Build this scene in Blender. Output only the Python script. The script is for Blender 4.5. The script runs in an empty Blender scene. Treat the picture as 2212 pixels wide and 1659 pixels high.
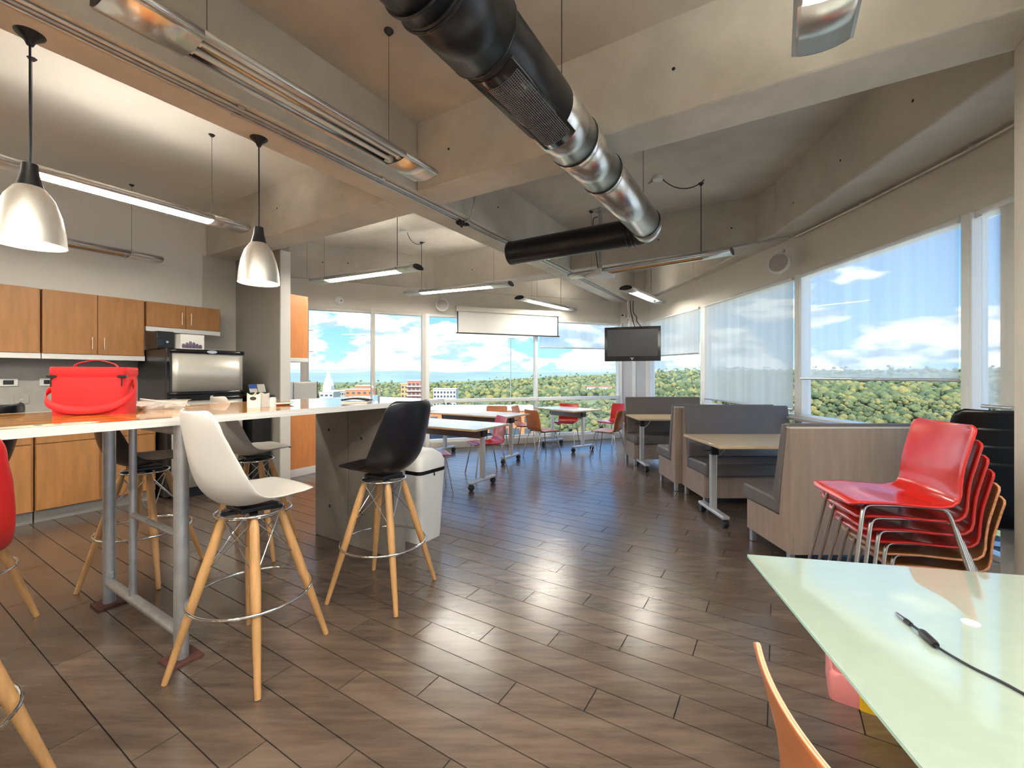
import bpy, bmesh, math, random
from mathutils import Vector, Matrix, noise as mnoise

random.seed(7)
SC = bpy.context.scene
COL = SC.collection
R = math.radians

# ------------------------------------------------------------------ camera
F_PX, CX, CY, EYE = 931.0, 1106.0, 811.0, 1.38
cam_d = bpy.data.cameras.new('camera')
cam_d.sensor_fit = 'HORIZONTAL'
cam_d.sensor_width = 36.0
cam_d.lens = F_PX / 2212.0 * 36.0
cam_d.shift_y = -(829.5 - CY) / 2212.0
cam_d.clip_start = 0.02
cam_d.clip_end = 9000
cam = bpy.data.objects.new('camera', cam_d)
COL.objects.link(cam)
cam.location = (0, 0, EYE)
cam.rotation_euler = (R(90), 0, 0)
SC.camera = cam

# ------------------------------------------------------------------ view
SC.view_settings.view_transform = 'Standard'
SC.view_settings.look = 'None'
SC.view_settings.gamma = 1.0
SC.view_settings.use_curve_mapping = False
SC.view_settings.exposure = 1.8

# ------------------------------------------------------------------ world: blue sky with cumulus
SKY_STRENGTH = 1.2
world = bpy.data.worlds.new('sky')
SC.world = world
world.use_nodes = True
wn, wl = world.node_tree.nodes, world.node_tree.links
wn.clear()
def W(t, **k):
    n = wn.new(t)
    for a, v in k.items():
        setattr(n, a, v)
    return n
w_tc = W('ShaderNodeTexCoord')
w_sep = W('ShaderNodeSeparateXYZ'); wl.new(w_tc.outputs['Generated'], w_sep.inputs[0])
w_map = W('ShaderNodeMapping'); w_map.inputs['Scale'].default_value = (7.0, 7.0, 19.0)
w_map.inputs['Location'].default_value = (3.1, 1.7, 0.4)
wl.new(w_tc.outputs['Generated'], w_map.inputs[0])
w_no = W('ShaderNodeTexNoise'); w_no.inputs['Scale'].default_value = 1.0
w_no.inputs['Detail'].default_value = 9; w_no.inputs['Roughness'].default_value = 0.56
wl.new(w_map.outputs[0], w_no.inputs['Vector'])
# cover: thick towards the horizon, loosening upwards
w_el = W('ShaderNodeMapRange'); w_el.inputs['From Min'].default_value = 0.02; w_el.inputs['From Max'].default_value = 0.17
w_el.inputs['To Min'].default_value = 0.12; w_el.inputs['To Max'].default_value = -0.09
wl.new(w_sep.outputs['Z'], w_el.inputs['Value'])
w_add = W('ShaderNodeMath', operation='ADD'); wl.new(w_no.outputs['Fac'], w_add.inputs[0]); wl.new(w_el.outputs[0], w_add.inputs[1])
w_mask = W('ShaderNodeValToRGB')
w_mask.color_ramp.elements[0].position = 0.47; w_mask.color_ramp.elements[1].position = 0.545
wl.new(w_add.outputs[0], w_mask.inputs[0])
w_map2 = W('ShaderNodeMapping'); w_map2.inputs['Scale'].default_value = (13, 13, 34); w_map2.inputs['Location'].default_value = (0.3, 4.2, 1.15)
wl.new(w_tc.outputs['Generated'], w_map2.inputs[0])
w_no2 = W('ShaderNodeTexNoise'); w_no2.inputs['Scale'].default_value = 1.0; w_no2.inputs['Detail'].default_value = 7
wl.new(w_map2.outputs[0], w_no2.inputs['Vector'])
w_cc = W('ShaderNodeValToRGB')
w_cc.color_ramp.elements[0].position = 0.38; w_cc.color_ramp.elements[0].color = (0.17, 0.225, 0.30, 1)
w_cc.color_ramp.elements[1].position = 0.58; w_cc.color_ramp.elements[1].color = (0.62, 0.63, 0.64, 1)
wl.new(w_no2.outputs['Fac'], w_cc.inputs[0])
w_blue = W('ShaderNodeValToRGB')
w_blue.color_ramp.elements[0].position = 0.0; w_blue.color_ramp.elements[0].color = (0.16, 0.29, 0.40, 1)
w_blue.color_ramp.elements[1].position = 0.25; w_blue.color_ramp.elements[1].color = (0.045, 0.145, 0.35, 1)
wl.new(w_sep.outputs['Z'], w_blue.inputs[0])
w_mix = W('ShaderNodeMix', data_type='RGBA')
wl.new(w_mask.outputs['Color'], w_mix.inputs['Factor'])
wl.new(w_blue.outputs['Color'], w_mix.inputs[6]); wl.new(w_cc.outputs['Color'], w_mix.inputs[7])
w_bg = W('ShaderNodeBackground'); w_bg.inputs['Strength'].default_value = SKY_STRENGTH
wl.new(w_mix.outputs[2], w_bg.inputs['Color'])
w_out = W('ShaderNodeOutputWorld'); wl.new(w_bg.outputs[0], w_out.inputs[0])

# ------------------------------------------------------------------ sun: high, behind the building (roof keeps it out of the room)
sun_d = bpy.data.lights.new('sun', 'SUN'); sun_d.energy = 2.5; sun_d.angle = R(1.0); sun_d.color = (1.0, 0.95, 0.86)
sun = bpy.data.objects.new('sun', sun_d); COL.objects.link(sun)
sun.rotation_euler = (R(42), R(-14), 0)
LAMP = 1.0      # level of the room's own lamps and the added fill lamps

# building axes: a runs along the main beam, b across it
AX = Vector((0.5249, 0.8512, 0)); BX = Vector((-0.8512, 0.5249, 0))
AR = math.atan2(0.8512, 0.5249)
def st(s, t, z=0.0):
    p = AX * s + BX * t
    return Vector((p.x, p.y, z))

# ------------------------------------------------------------------ materials
MATS = {}
def mat(name, col, rough=0.5, metal=0.0, var=0.0, scale=4.0, stretch=(1, 1, 1), bump=0.0, bscale=60.0, coat=0.0, spec=None, coords='Object', emit=None, estr=0.0, rotz=0.0, detail=6, dark=None):
    if name in MATS:
        return MATS[name]
    m = bpy.data.materials.new(name); m.use_nodes = True
    nt = m.node_tree; b = nt.nodes['Principled BSDF']
    c = (*col, 1)
    b.inputs['Base Color'].default_value = c
    b.inputs['Roughness'].default_value = rough
    b.inputs['Metallic'].default_value = metal
    if spec is not None: b.inputs['Specular IOR Level'].default_value = spec
    if coat: b.inputs['Coat Weight'].default_value = coat; b.inputs['Coat Roughness'].default_value = 0.06
    if emit:
        b.inputs['Emission Color'].default_value = (*emit, 1); b.inputs['Emission Strength'].default_value = estr
    if var or bump:
        if coords == 'World':
            g = nt.nodes.new('ShaderNodeNewGeometry'); src = g.outputs['Position']
        else:
            g = nt.nodes.new('ShaderNodeTexCoord'); src = g.outputs[coords]
        mp = nt.nodes.new('ShaderNodeMapping'); mp.inputs['Scale'].default_value = stretch; mp.inputs['Rotation'].default_value = (0, 0, rotz)
        nt.links.new(src, mp.inputs[0])
    if var:
        n = nt.nodes.new('ShaderNodeTexNoise'); n.inputs['Scale'].default_value = scale; n.inputs['Detail'].default_value = detail
        n.inputs['Roughness'].default_value = 0.62
        nt.links.new(mp.outputs[0], n.inputs['Vector'])
        rp = nt.nodes.new('ShaderNodeValToRGB')
        rp.color_ramp.elements[0].position = 0.3; rp.color_ramp.elements[1].position = 0.7
        d = dark if dark else tuple(x * (1 - var) for x in col)
        l = tuple(min(1, x * (1 + var * 0.5)) for x in col)
        rp.color_ramp.elements[0].color = (*d, 1); rp.color_ramp.elements[1].color = (*l, 1)
        nt.links.new(n.outputs['Fac'], rp.inputs[0]); nt.links.new(rp.outputs[0], b.inputs['Base Color'])
    if bump:
        n2 = nt.nodes.new('ShaderNodeTexNoise'); n2.inputs['Scale'].default_value = bscale; n2.inputs['Detail'].default_value = 4
        nt.links.new(mp.outputs[0], n2.inputs['Vector'])
        bp = nt.nodes.new('ShaderNodeBump'); bp.inputs['Strength'].default_value = bump; bp.inputs['Distance'].default_value = 0.01
        nt.links.new(n2.outputs['Fac'], bp.inputs['Height']); nt.links.new(bp.outputs[0], b.inputs['Normal'])
    MATS[name] = m
    return m

concrete = mat('concrete', (0.62, 0.575, 0.505), 0.75, var=0.26, scale=0.9, coords='World', bump=0.25, bscale=14, detail=9)
concrete_pale = mat('concrete_pale', (0.68, 0.64, 0.57), 0.75, var=0.20, scale=1.6, coords='World', bump=0.25, bscale=16, detail=9)
concrete_grey = mat('concrete_grey', (0.22, 0.195, 0.175), 0.7, var=0.25, scale=2.2, coords='World', bump=0.2, bscale=20, detail=9)
white_paint = mat('white_paint', (0.84, 0.825, 0.77), 0.7, var=0.04, scale=1.5, coords='World', bump=0.05, bscale=90)
header_paint = mat('header_paint', (0.70, 0.65, 0.57), 0.7, var=0.06, scale=1.2, coords='World', bump=0.05, bscale=60)
grey_paint = mat('grey_paint', (0.33, 0.31, 0.28), 0.65, var=0.06, scale=1.3, coords='World')
backsplash_m = mat('backsplash', (0.40, 0.38, 0.35), 0.5, var=0.1, scale=8, coords='World')
alu_white = mat('alu_white', (0.78, 0.79, 0.79), 0.35, var=0.03, scale=3)
alu_tan = mat('alu_tan', (0.60, 0.57, 0.52), 0.4, var=0.04, scale=3)
panel_blue = mat('panel_blue', (0.55, 0.58, 0.62), 0.4, var=0.05, scale=2)
alu = mat('aluminium', (0.66, 0.65, 0.64), 0.28, 0.9, var=0.05, scale=6)
alu_brushed = mat('brushed_aluminium', (0.84, 0.82, 0.77), 0.38, 0.8, var=0.10, scale=3, stretch=(6, 6, 0.4))
galv = mat('galvanised', (0.70, 0.69, 0.68), 0.27, 1.0, var=0.05, scale=3)
galv_leg = mat('galvanised_leg', (0.52, 0.53, 0.54), 0.42, 0.75, var=0.2, scale=12)
duct_black = mat('duct_black', (0.022, 0.022, 0.027), 0.30, 0.35, var=0.2, scale=3)
chrome = mat('chrome', (0.80, 0.80, 0.80), 0.08, 1.0, var=0.03, scale=4)
steel_leg = mat('steel_leg', (0.52, 0.50, 0.47), 0.25, 1.0, var=0.05, scale=6)
silver_paint = mat('silver_paint', (0.58, 0.59, 0.60), 0.35, 0.6, var=0.05, scale=6)
black_pl = mat('black_plastic', (0.012, 0.012, 0.014), 0.35, var=0.2, scale=8)
black_sh = mat('black_shell', (0.005, 0.005, 0.007), 0.30, var=0.15, scale=5)
white_sh = mat('white_shell', (0.66, 0.64, 0.61), 0.38, var=0.03, scale=5)
grey_sh = mat('grey_shell', (0.50, 0.47, 0.43), 0.38, var=0.04, scale=5)
red_sh = mat('red_shell', (0.45, 0.010, 0.012), 0.35, var=0.1, scale=5)
red_ply = mat('red_laminate', (0.45, 0.014, 0.010), 0.2, var=0.08, scale=3, coat=0.15)
cherry_ply = mat('cherry_plywood', (0.46, 0.145, 0.045), 0.32, var=0.22, scale=3, stretch=(8, 1, 1), coat=0.05)
brown_ply = mat('brown_plywood', (0.30, 0.12, 0.035), 0.35, var=0.25, scale=3, stretch=(1, 9, 1), coat=0.2)
ply_edge = mat('plywood_edge', (0.62, 0.29, 0.16), 0.4, var=0.5, scale=14, stretch=(0.2, 0.2, 12))
beech = mat('beech', (0.52, 0.285, 0.11), 0.45, var=0.25, scale=4, stretch=(7, 7, 0.7))
cab_wood = mat('cabinet_wood', (0.40, 0.185, 0.062), 0.42, var=0.22, scale=3.0, stretch=(7, 7, 0.8), detail=8)
orange_wood = mat('orange_wood', (0.72, 0.27, 0.085), 0.45, var=0.14, scale=4, stretch=(6, 6, 0.8))
counter_wood = mat('counter_wood', (0.60, 0.25, 0.030), 0.09, var=0.35, scale=3, stretch=(0.9, 9, 4), coat=0.5, detail=8)
counter_edge = mat('counter_edge', (0.72, 0.71, 0.69), 0.35, var=0.25, scale=3, stretch=(0.4, 0.4, 60))
tabletop_m = mat('pale_laminate', (0.66, 0.63, 0.58), 0.13, var=0.05, scale=3, stretch=(6, 1, 1))
table_edge = mat('birch_edge', (0.55, 0.42, 0.27), 0.45, var=0.15, scale=5)
booth_top_m = mat('maple_laminate', (0.60, 0.45, 0.28), 0.28, var=0.13, scale=2.6, stretch=(1, 9, 1))
booth_wood = mat('booth_laminate', (0.30, 0.228, 0.188), 0.45, var=0.18, scale=3, stretch=(7, 7, 0.6))
leather = mat('grey_vinyl', (0.125, 0.108, 0.103), 0.42, var=0.12, scale=4, bump=0.15, bscale=120)
black_counter = mat('black_counter', (0.012, 0.012, 0.012), 0.2, var=0.3, scale=30)
fridge_steel = mat('fridge_steel', (0.66, 0.63, 0.57), 0.36, 0.45, var=0.08, scale=2, bump=0.06, bscale=3)
fridge_black = mat('fridge_black', (0.020, 0.019, 0.019), 0.28, var=0.1, scale=5)
bin_white = mat('bin_white', (0.72, 0.71, 0.69), 0.38, var=0.03, scale=4)
bag_red = mat('bag_red', (0.62, 0.012, 0.016), 0.72, var=0.15, scale=5, bump=0.3, bscale=300)
bag_trim = mat('bag_trim', (0.66, 0.014, 0.018), 0.7, var=0.1, scale=5)
white_pl = mat('white_plastic', (0.78, 0.77, 0.75), 0.4, var=0.03, scale=4)
paper = mat('paper', (0.80, 0.78, 0.74), 0.7, var=0.05, scale=8)
card_tan = mat('tan_card', (0.72, 0.48, 0.28), 0.7, var=0.05, scale=8)
tv_screen = mat('tv_screen', (0.035, 0.038, 0.042), 0.28, var=0.1, scale=2)
gloss_black = mat('gloss_black', (0.01, 0.01, 0.011), 0.12, var=0.1, scale=2)
screen_fab = mat('projection_fabric', (0.66, 0.65, 0.62), 0.8, var=0.03, scale=3)
pink_pl = mat('pink_plastic', (0.62, 0.20, 0.20), 0.42, var=0.06, scale=5)
yellow_pl = mat('yellow_plastic', (0.70, 0.42, 0.01), 0.42, var=0.06, scale=5)
speaker_mesh = mat('speaker_mesh', (0.48, 0.45, 0.41), 0.7, var=0.1, scale=60)
cord_blue = mat('cord_dark', (0.02, 0.025, 0.035), 0.6, var=0.2, scale=20)
wire_dark = mat('wire_dark', (0.03, 0.028, 0.026), 0.6, var=0.2, scale=20)
rust = mat('rust_plate', (0.10, 0.035, 0.028), 0.7, var=0.4, scale=25)
blue_print = mat('blue_print', (0.03, 0.12, 0.42), 0.5, var=0.2, scale=20)
green_print = mat('green_print', (0.02, 0.11, 0.07), 0.5, var=0.2, scale=20)
print_grey = mat('print_purple', (0.16, 0.12, 0.18), 0.6, var=0.6, scale=40)
tube_on = mat('tube_lit', (0.9, 0.9, 0.85), 0.4, var=0.01, scale=2, emit=(1.0, 0.94, 0.80), estr=55.0 * LAMP)
tube_dim = mat('tube_lit_far', (0.9, 0.9, 0.85), 0.4, var=0.01, scale=2, emit=(1.0, 0.95, 0.84), estr=28.0 * LAMP)
tube_off = mat('tube_unlit', (0.74, 0.71, 0.63), 0.3, var=0.03, scale=2)
tube_warm = mat('tube_unlit_amber', (0.75, 0.40, 0.13), 0.35, var=0.1, scale=2)
bulb_on = mat('bulb_lit', (1, 0.95, 0.8), 0.4, var=0.01, scale=2, emit=(1.0, 0.90, 0.68), estr=24.0 * LAMP)
shade_in = mat('shade_inside', (0.88, 0.84, 0.74), 0.5, var=0.02, scale=3)
glass_green_edge = mat('glass_edge', (0.36, 0.58, 0.50), 0.15, var=0.1, scale=6, coat=0.5)

def glass_mat():
    m = bpy.data.materials.new('window_glass'); m.use_nodes = True
    nt = m.node_tree; nt.nodes.remove(nt.nodes['Principled BSDF'])
    o = nt.nodes['Material Output']
    tr = nt.nodes.new('ShaderNodeBsdfTransparent'); tr.inputs[0].default_value = (0.96, 0.985, 0.98, 1)
    gl = nt.nodes.new('ShaderNodeBsdfGlossy'); gl.inputs['Roughness'].default_value = 0.01
    fc = nt.nodes.new('ShaderNodeLayerWeight'); fc.inputs[0].default_value = 0.5
    pw = nt.nodes.new('ShaderNodeMath'); pw.operation = 'POWER'; pw.inputs[1].default_value = 5.0
    lw = nt.nodes.new('ShaderNodeMath'); lw.operation = 'MULTIPLY_ADD'; lw.inputs[1].default_value = 0.93; lw.inputs[2].default_value = 0.02
    nt.links.new(fc.outputs['Facing'], pw.inputs[0]); nt.links.new(pw.outputs[0], lw.inputs[0])
    mx = nt.nodes.new('ShaderNodeMixShader')
    nt.links.new(lw.outputs[0], mx.inputs[0]); nt.links.new(tr.outputs[0], mx.inputs[1]); nt.links.new(gl.outputs[0], mx.inputs[2])
    nt.links.new(mx.outputs[0], o.inputs[0])
    return m
win_glass = glass_mat()

def drink_glass_mat():
    m = bpy.data.materials.new('drinking_glass'); m.use_nodes = True
    b = m.node_tree.nodes['Principled BSDF']
    b.inputs['Base Color'].default_value = (0.96, 0.98, 0.98, 1); b.inputs['Roughness'].default_value = 0.02
    b.inputs['Transmission Weight'].default_value = 1.0; b.inputs['IOR'].default_value = 1.3
    return m
drink_glass = drink_glass_mat()

def blind_mat(name, col, thru):
    m = bpy.data.materials.new(name); m.use_nodes = True
    nt = m.node_tree; nt.nodes.remove(nt.nodes['Principled BSDF']); o = nt.nodes['Material Output']
    tr = nt.nodes.new('ShaderNodeBsdfTransparent'); tr.inputs[0].default_value = (1, 1, 1, 1)
    df = nt.nodes.new('ShaderNodeBsdfDiffuse'); tl = nt.nodes.new('ShaderNodeBsdfTranslucent')
    tc = nt.nodes.new('ShaderNodeTexCoord'); mp = nt.nodes.new('ShaderNodeMapping'); mp.inputs['Scale'].default_value = (9, 9, 0.5)
    nz = nt.nodes.new('ShaderNodeTexNoise'); nz.inputs['Scale'].default_value = 1.0; nz.inputs['Detail'].default_value = 3
    nt.links.new(tc.outputs['Object'], mp.inputs[0]); nt.links.new(mp.outputs[0], nz.inputs['Vector'])
    rp = nt.nodes.new('ShaderNodeValToRGB'); rp.color_ramp.elements[0].position = 0.35; rp.color_ramp.elements[1].position = 0.65
    rp.color_ramp.elements[0].color = (*(x * 0.88 for x in col), 1); rp.color_ramp.elements[1].color = (*col, 1)
    nt.links.new(nz.outputs['Fac'], rp.inputs[0])
    nt.links.new(rp.outputs[0], df.inputs[0]); nt.links.new(rp.outputs[0], tl.inputs[0])
    m1 = nt.nodes.new('ShaderNodeMixShader'); m1.inputs[0].default_value = 0.75
    nt.links.new(df.outputs[0], m1.inputs[1]); nt.links.new(tl.outputs[0], m1.inputs[2])
    m2 = nt.nodes.new('ShaderNodeMixShader'); m2.inputs[0].default_value = thru
    nt.links.new(m1.outputs[0], m2.inputs[1]); nt.links.new(tr.outputs[0], m2.inputs[2])
    nt.links.new(m2.outputs[0], o.inputs[0])
    return m
blind_fab = blind_mat('blind_fabric', (0.74, 0.71, 0.63), 0.12)
blind_sheer = blind_mat('blind_sheer', (0.92, 0.92, 0.89), 0.36)
plastic_clear = blind_mat('clear_plastic', (0.85, 0.86, 0.85), 0.55)

def plank_mat(name, per_object):
    m = bpy.data.materials.new(name); m.use_nodes = True
    nt = m.node_tree; b = nt.nodes['Principled BSDF']
    g = nt.nodes.new('ShaderNodeNewGeometry')
    rnd = g.outputs['Random Per Island']
    if per_object:
        rnd = nt.nodes.new('ShaderNodeObjectInfo').outputs['Random']
    mp = nt.nodes.new('ShaderNodeMapping'); mp.inputs['Rotation'].default_value = (0, 0, -(AR + R(90))); mp.inputs['Scale'].default_value = (2.2, 16, 1)
    nt.links.new(g.outputs['Position'], mp.inputs[0])
    n = nt.nodes.new('ShaderNodeTexNoise'); n.inputs['Scale'].default_value = 1.0; n.inputs['Detail'].default_value = 8; n.inputs['Roughness'].default_value = 0.65
    nt.links.new(mp.outputs[0], n.inputs['Vector'])
    n2 = nt.nodes.new('ShaderNodeTexNoise'); n2.inputs['Scale'].default_value = 1.6; n2.inputs['Detail'].default_value = 4
    nt.links.new(g.outputs['Position'], n2.inputs['Vector'])
    ad = nt.nodes.new('ShaderNodeMath'); ad.operation = 'MULTIPLY_ADD'; ad.inputs[1].default_value = 0.5
    nt.links.new(n2.outputs['Fac'], ad.inputs[0]); nt.links.new(n.outputs['Fac'], ad.inputs[2])
    rp = nt.nodes.new('ShaderNodeValToRGB')
    rp.color_ramp.elements[0].position = 0.5; rp.color_ramp.elements[0].color = (0.060, 0.040, 0.030, 1)
    rp.color_ramp.elements[1].position = 1.0; rp.color_ramp.elements[1].color = (0.155, 0.112, 0.086, 1)
    nt.links.new(ad.outputs[0], rp.inputs[0])
    hs = nt.nodes.new('ShaderNodeHueSaturation')
    mr = nt.nodes.new('ShaderNodeMapRange'); mr.inputs['To Min'].default_value = 0.86; mr.inputs['To Max'].default_value = 1.14
    nt.links.new(rnd, mr.inputs['Value']); nt.links.new(mr.outputs[0], hs.inputs['Value']); nt.links.new(rp.outputs[0], hs.inputs['Color'])
    nt.links.new(hs.outputs[0], b.inputs['Base Color'])
    rr = nt.nodes.new('ShaderNodeMapRange'); rr.inputs['To Min'].default_value = 0.20; rr.inputs['To Max'].default_value = 0.30
    b.inputs['Specular IOR Level'].default_value = 0.8
    b.inputs['Coat Weight'].default_value = 0.4; b.inputs['Coat Roughness'].default_value = 0.24; b.inputs['Coat IOR'].default_value = 1.55
    nt.links.new(n.outputs['Fac'], rr.inputs['Value']); nt.links.new(rr.outputs[0], b.inputs['Roughness'])
    bp = nt.nodes.new('ShaderNodeBump'); bp.inputs['Strength'].default_value = 0.05; bp.inputs['Distance'].default_value = 0.004
    nt.links.new(n.outputs['Fac'], bp.inputs['Height']); nt.links.new(bp.outputs[0], b.inputs['Normal'])
    return m
plank_m = plank_mat('floor_plank', True)
plank_m2 = plank_mat('floor_plank_far', False)
grout = mat('floor_joint', (0.016, 0.012, 0.010), 0.7, var=0.2, scale=9, coords='World')
mesh_grille = mat('grille_mesh', (0.06, 0.055, 0.055), 0.45, 0.6, var=0.2, scale=90)

# ------------------------------------------------------------------ mesh helpers
class MB:
    def __init__(s):
        s.v = []; s.f = []; s.mi = []; s.cur = 0
    def _add(s, vs, fs):
        o = len(s.v); s.v += [tuple(p) for p in vs]; s.f += [tuple(i + o for i in f) for f in fs]; s.mi += [s.cur] * len(fs)
        return s
    def box(s, x0, x1, y0, y1, z0, z1, M=None):
        vs = [Vector(p) for p in ((x0,y0,z0),(x1,y0,z0),(x1,y1,z0),(x0,y1,z0),(x0,y0,z1),(x1,y0,z1),(x1,y1,z1),(x0,y1,z1))]
        if M is not None: vs = [M @ p for p in vs]
        return s._add(vs, ((0,3,2,1),(4,5,6,7),(0,1,5,4),(1,2,6,5),(2,3,7,6),(3,0,4,7)))
    def stbox(s, s0, s1, t0, t1, z0, z1):
        vs = [st(a, b, z) for z in (z0, z1) for a, b in ((s0,t0),(s1,t0),(s1,t1),(s0,t1))]
        return s._add(vs, ((0,3,2,1),(4,5,6,7),(0,1,5,4),(1,2,6,5),(2,3,7,6),(3,0,4,7)))
    def prism(s, poly, d):
        """polygon (3-D points) extruded by vector d"""
        n = len(poly); p = [Vector(q) for q in poly]; d = Vector(d)
        vs = p + [q + d for q in p]
        fs = [tuple(range(n))[::-1], tuple(range(n, 2*n))] + [(i, (i+1) % n, (i+1) % n + n, i + n) for i in range(n)]
        return s._add(vs, fs)
    def tube(s, pts, r, n=8, caps=True, closed=False):
        pts = [Vector(p) for p in pts]; m = len(pts)
        rs = r if isinstance(r, (list, tuple)) else [r] * m
        vs = []; up = None
        for i, p in enumerate(pts):
            if closed:
                d = (pts[(i+1) % m] - pts[i-1])
            else:
                d = pts[min(i+1, m-1)] - pts[max(i-1, 0)]
            d.normalize()
            if up is None:
                a = Vector((0,0,1)) if abs(d.z) < 0.9 else Vector((1,0,0))
                up = (a - d * a.dot(d)).normalized()
            else:
                up = (up - d * up.dot(d)).normalized()
            w = d.cross(up)
            vs += [p + (up * math.cos(2*math.pi*k/n) + w * math.sin(2*math.pi*k/n)) * rs[i] for k in range(n)]
        fs = []
        for i in range(m if closed else m - 1):
            j = (i + 1) % m
            fs += [(i*n+k, i*n+(k+1) % n, j*n+(k+1) % n, j*n+k) for k in range(n)]
        if caps and not closed:
            fs += [tuple(range(n))[::-1], tuple(range((m-1)*n, m*n))]
        return s._add(vs, fs)
    def ring(s, c, rad, r, n=40, k=8, M=None):
        pts = [Vector((c[0] + rad*math.cos(2*math.pi*i/n), c[1] + rad*math.sin(2*math.pi*i/n), c[2])) for i in range(n)]
        if M is not None: pts = [M @ p for p in pts]
        return s.tube(pts, r, k, closed=True)
    def lathe(s, prof, n=32, M=None, capends=False):
        vs = []
        for r, z in prof:
            for k in range(n):
                p = Vector((r*math.cos(2*math.pi*k/n), r*math.sin(2*math.pi*k/n), z))
                vs.append(M @ p if M is not None else p)
        m = len(prof)
        fs = [(i*n+k, i*n+(k+1) % n, (i+1)*n+(k+1) % n, (i+1)*n+k) for i in range(m-1) for k in range(n)]
        if capends:
            fs += [tuple(range(n))[::-1], tuple(range((m-1)*n, m*n))]
        return s._add(vs, fs)
    def grid(s, rows):
        n = len(rows[0]); vs = [p for r in rows for p in r]
        fs = [(i*n+k, i*n+k+1, (i+1)*n+k+1, (i+1)*n+k) for i in range(len(rows)-1) for k in range(n-1)]
        return s._add(vs, fs)
    def build(s, name, m, parent=None, bevel=0.0, smooth=None, loc=None, rotz=None, solid=0.0, sub=0, seg=2):
        me = bpy.data.meshes.new(name)
        me.from_pydata(s.v, [], s.f)
        ms = m if isinstance(m, (list, tuple)) else [m]
        for x in ms: me.materials.append(x)
        if len(ms) > 1:
            me.polygons.foreach_set('material_index', s.mi)
        bm = bmesh.new(); bm.from_mesh(me)
        bmesh.ops.recalc_face_normals(bm, faces=bm.faces)
        bm.to_mesh(me); bm.free()
        if smooth is not None:
            me.polygons.foreach_set('use_smooth', [True] * len(me.polygons))
            me.set_sharp_from_angle(angle=R(smooth))
        o = bpy.data.objects.new(name, me); COL.objects.link(o)
        if parent is not None: o.parent = parent
        if loc is not None: o.location = loc
        if rotz is not None: o.rotation_euler = (0, 0, rotz)
        if bevel:
            md = o.modifiers.new('bevel', 'BEVEL'); md.width = bevel; md.segments = seg; md.limit_method = 'ANGLE'; md.angle_limit = R(40)
        if solid:
            md = o.modifiers.new('thickness', 'SOLIDIFY'); md.thickness = solid; md.offset = 0
        if sub:
            md = o.modifiers.new('smooth', 'SUBSURF'); md.levels = sub; md.render_levels = sub
        return o

def tag(o, label=None, cat=None, group=None, kind=None):
    if label: o['label'] = label
    if cat: o['category'] = cat
    if group: o['group'] = group
    if kind: o['kind'] = kind
    return o
def thing(name, label, cat, loc=(0, 0, 0), rotz=0.0, group=None):
    o = bpy.data.objects.new(name, None); COL.objects.link(o)
    o.location = loc; o.rotation_euler = (0, 0, rotz); o.empty_display_size = 0.1
    return tag(o, label, cat, group)
def struct(name, label=None):
    o = bpy.data.objects.new(name, None); COL.objects.link(o)
    o['kind'] = 'structure'
    if label: o['label'] = label
    return o
KIDS = {}
def copy_tree(o, parent=None):
    c = o.copy(); COL.objects.link(c); c.parent = parent
    for ch in [x for x in bpy.data.objects if x.parent == o]:
        copy_tree(ch, c)
    return c
def bezier(p0, p1, p2, p3, n=12):
    p0, p1, p2, p3 = map(Vector, (p0, p1, p2, p3)); out = []
    for i in range(n + 1):
        t = i / n; u = 1 - t
        out.append(p0*u**3 + p1*3*u*u*t + p2*3*u*t*t + p3*t**3)
    return out
def spline(pts, n=6):
    """Catmull-Rom through points"""
    P = [Vector(p) for p in pts]; out = []
    for i in range(len(P) - 1):
        a = P[max(i-1, 0)]; b = P[i]; c = P[i+1]; d = P[min(i+2, len(P)-1)]
        for k in range(n):
            t = k / n
            out.append(0.5 * ((2*b) + (c - a)*t + (2*a - 5*b + 4*c - d)*t*t + (3*b - a - 3*c + d)*t**3))
    out.append(P[-1])
    return out

ZB, ZC, ZH, ZS = 3.0, 3.6, 2.54, 0.93       # beam soffit, slab, window head, sill

# ================================================================== FLOOR
floor = MB().box(-9, 4.2, -4.5, 10.2, -0.25, -0.006).build('floor', grout)
floor['kind'] = 'structure'
PL, PW, GAP = 0.966, 0.1525, 0.005
FAC = [(-4.9, 6.59), (-3.45, 7.25), (-1.62, 8.08), (0.50, 8.89), (2.42, 9.62), (2.93, 9.2), (3.17, 7.15), (3.31, 4.95), (3.275, 3.07), (3.235, 2.75), (3.05, 1.0), (2.85, -0.9), (2.55, -2.7), (2.2, -4.5)]
POLY = FAC + [(-8.9, -4.5), (-8.9, 6.59)]
def inside(x, y):
    c = False; n = len(POLY)
    for i in range(n):
        x1, y1 = POLY[i]; x2, y2 = POLY[(i+1) % n]
        if (y1 > y) != (y2 > y) and x < (x2-x1)*(y-y1)/(y2-y1) + x1: c = not c
    return c
pm = MB().box(-PL/2 + GAP/2, PL/2 - GAP/2, -PW/2 + GAP/2, PW/2 - GAP/2, -0.012, 0.0)
plank_mesh = pm.build('plank', plank_m, floor)
cells = []
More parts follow.
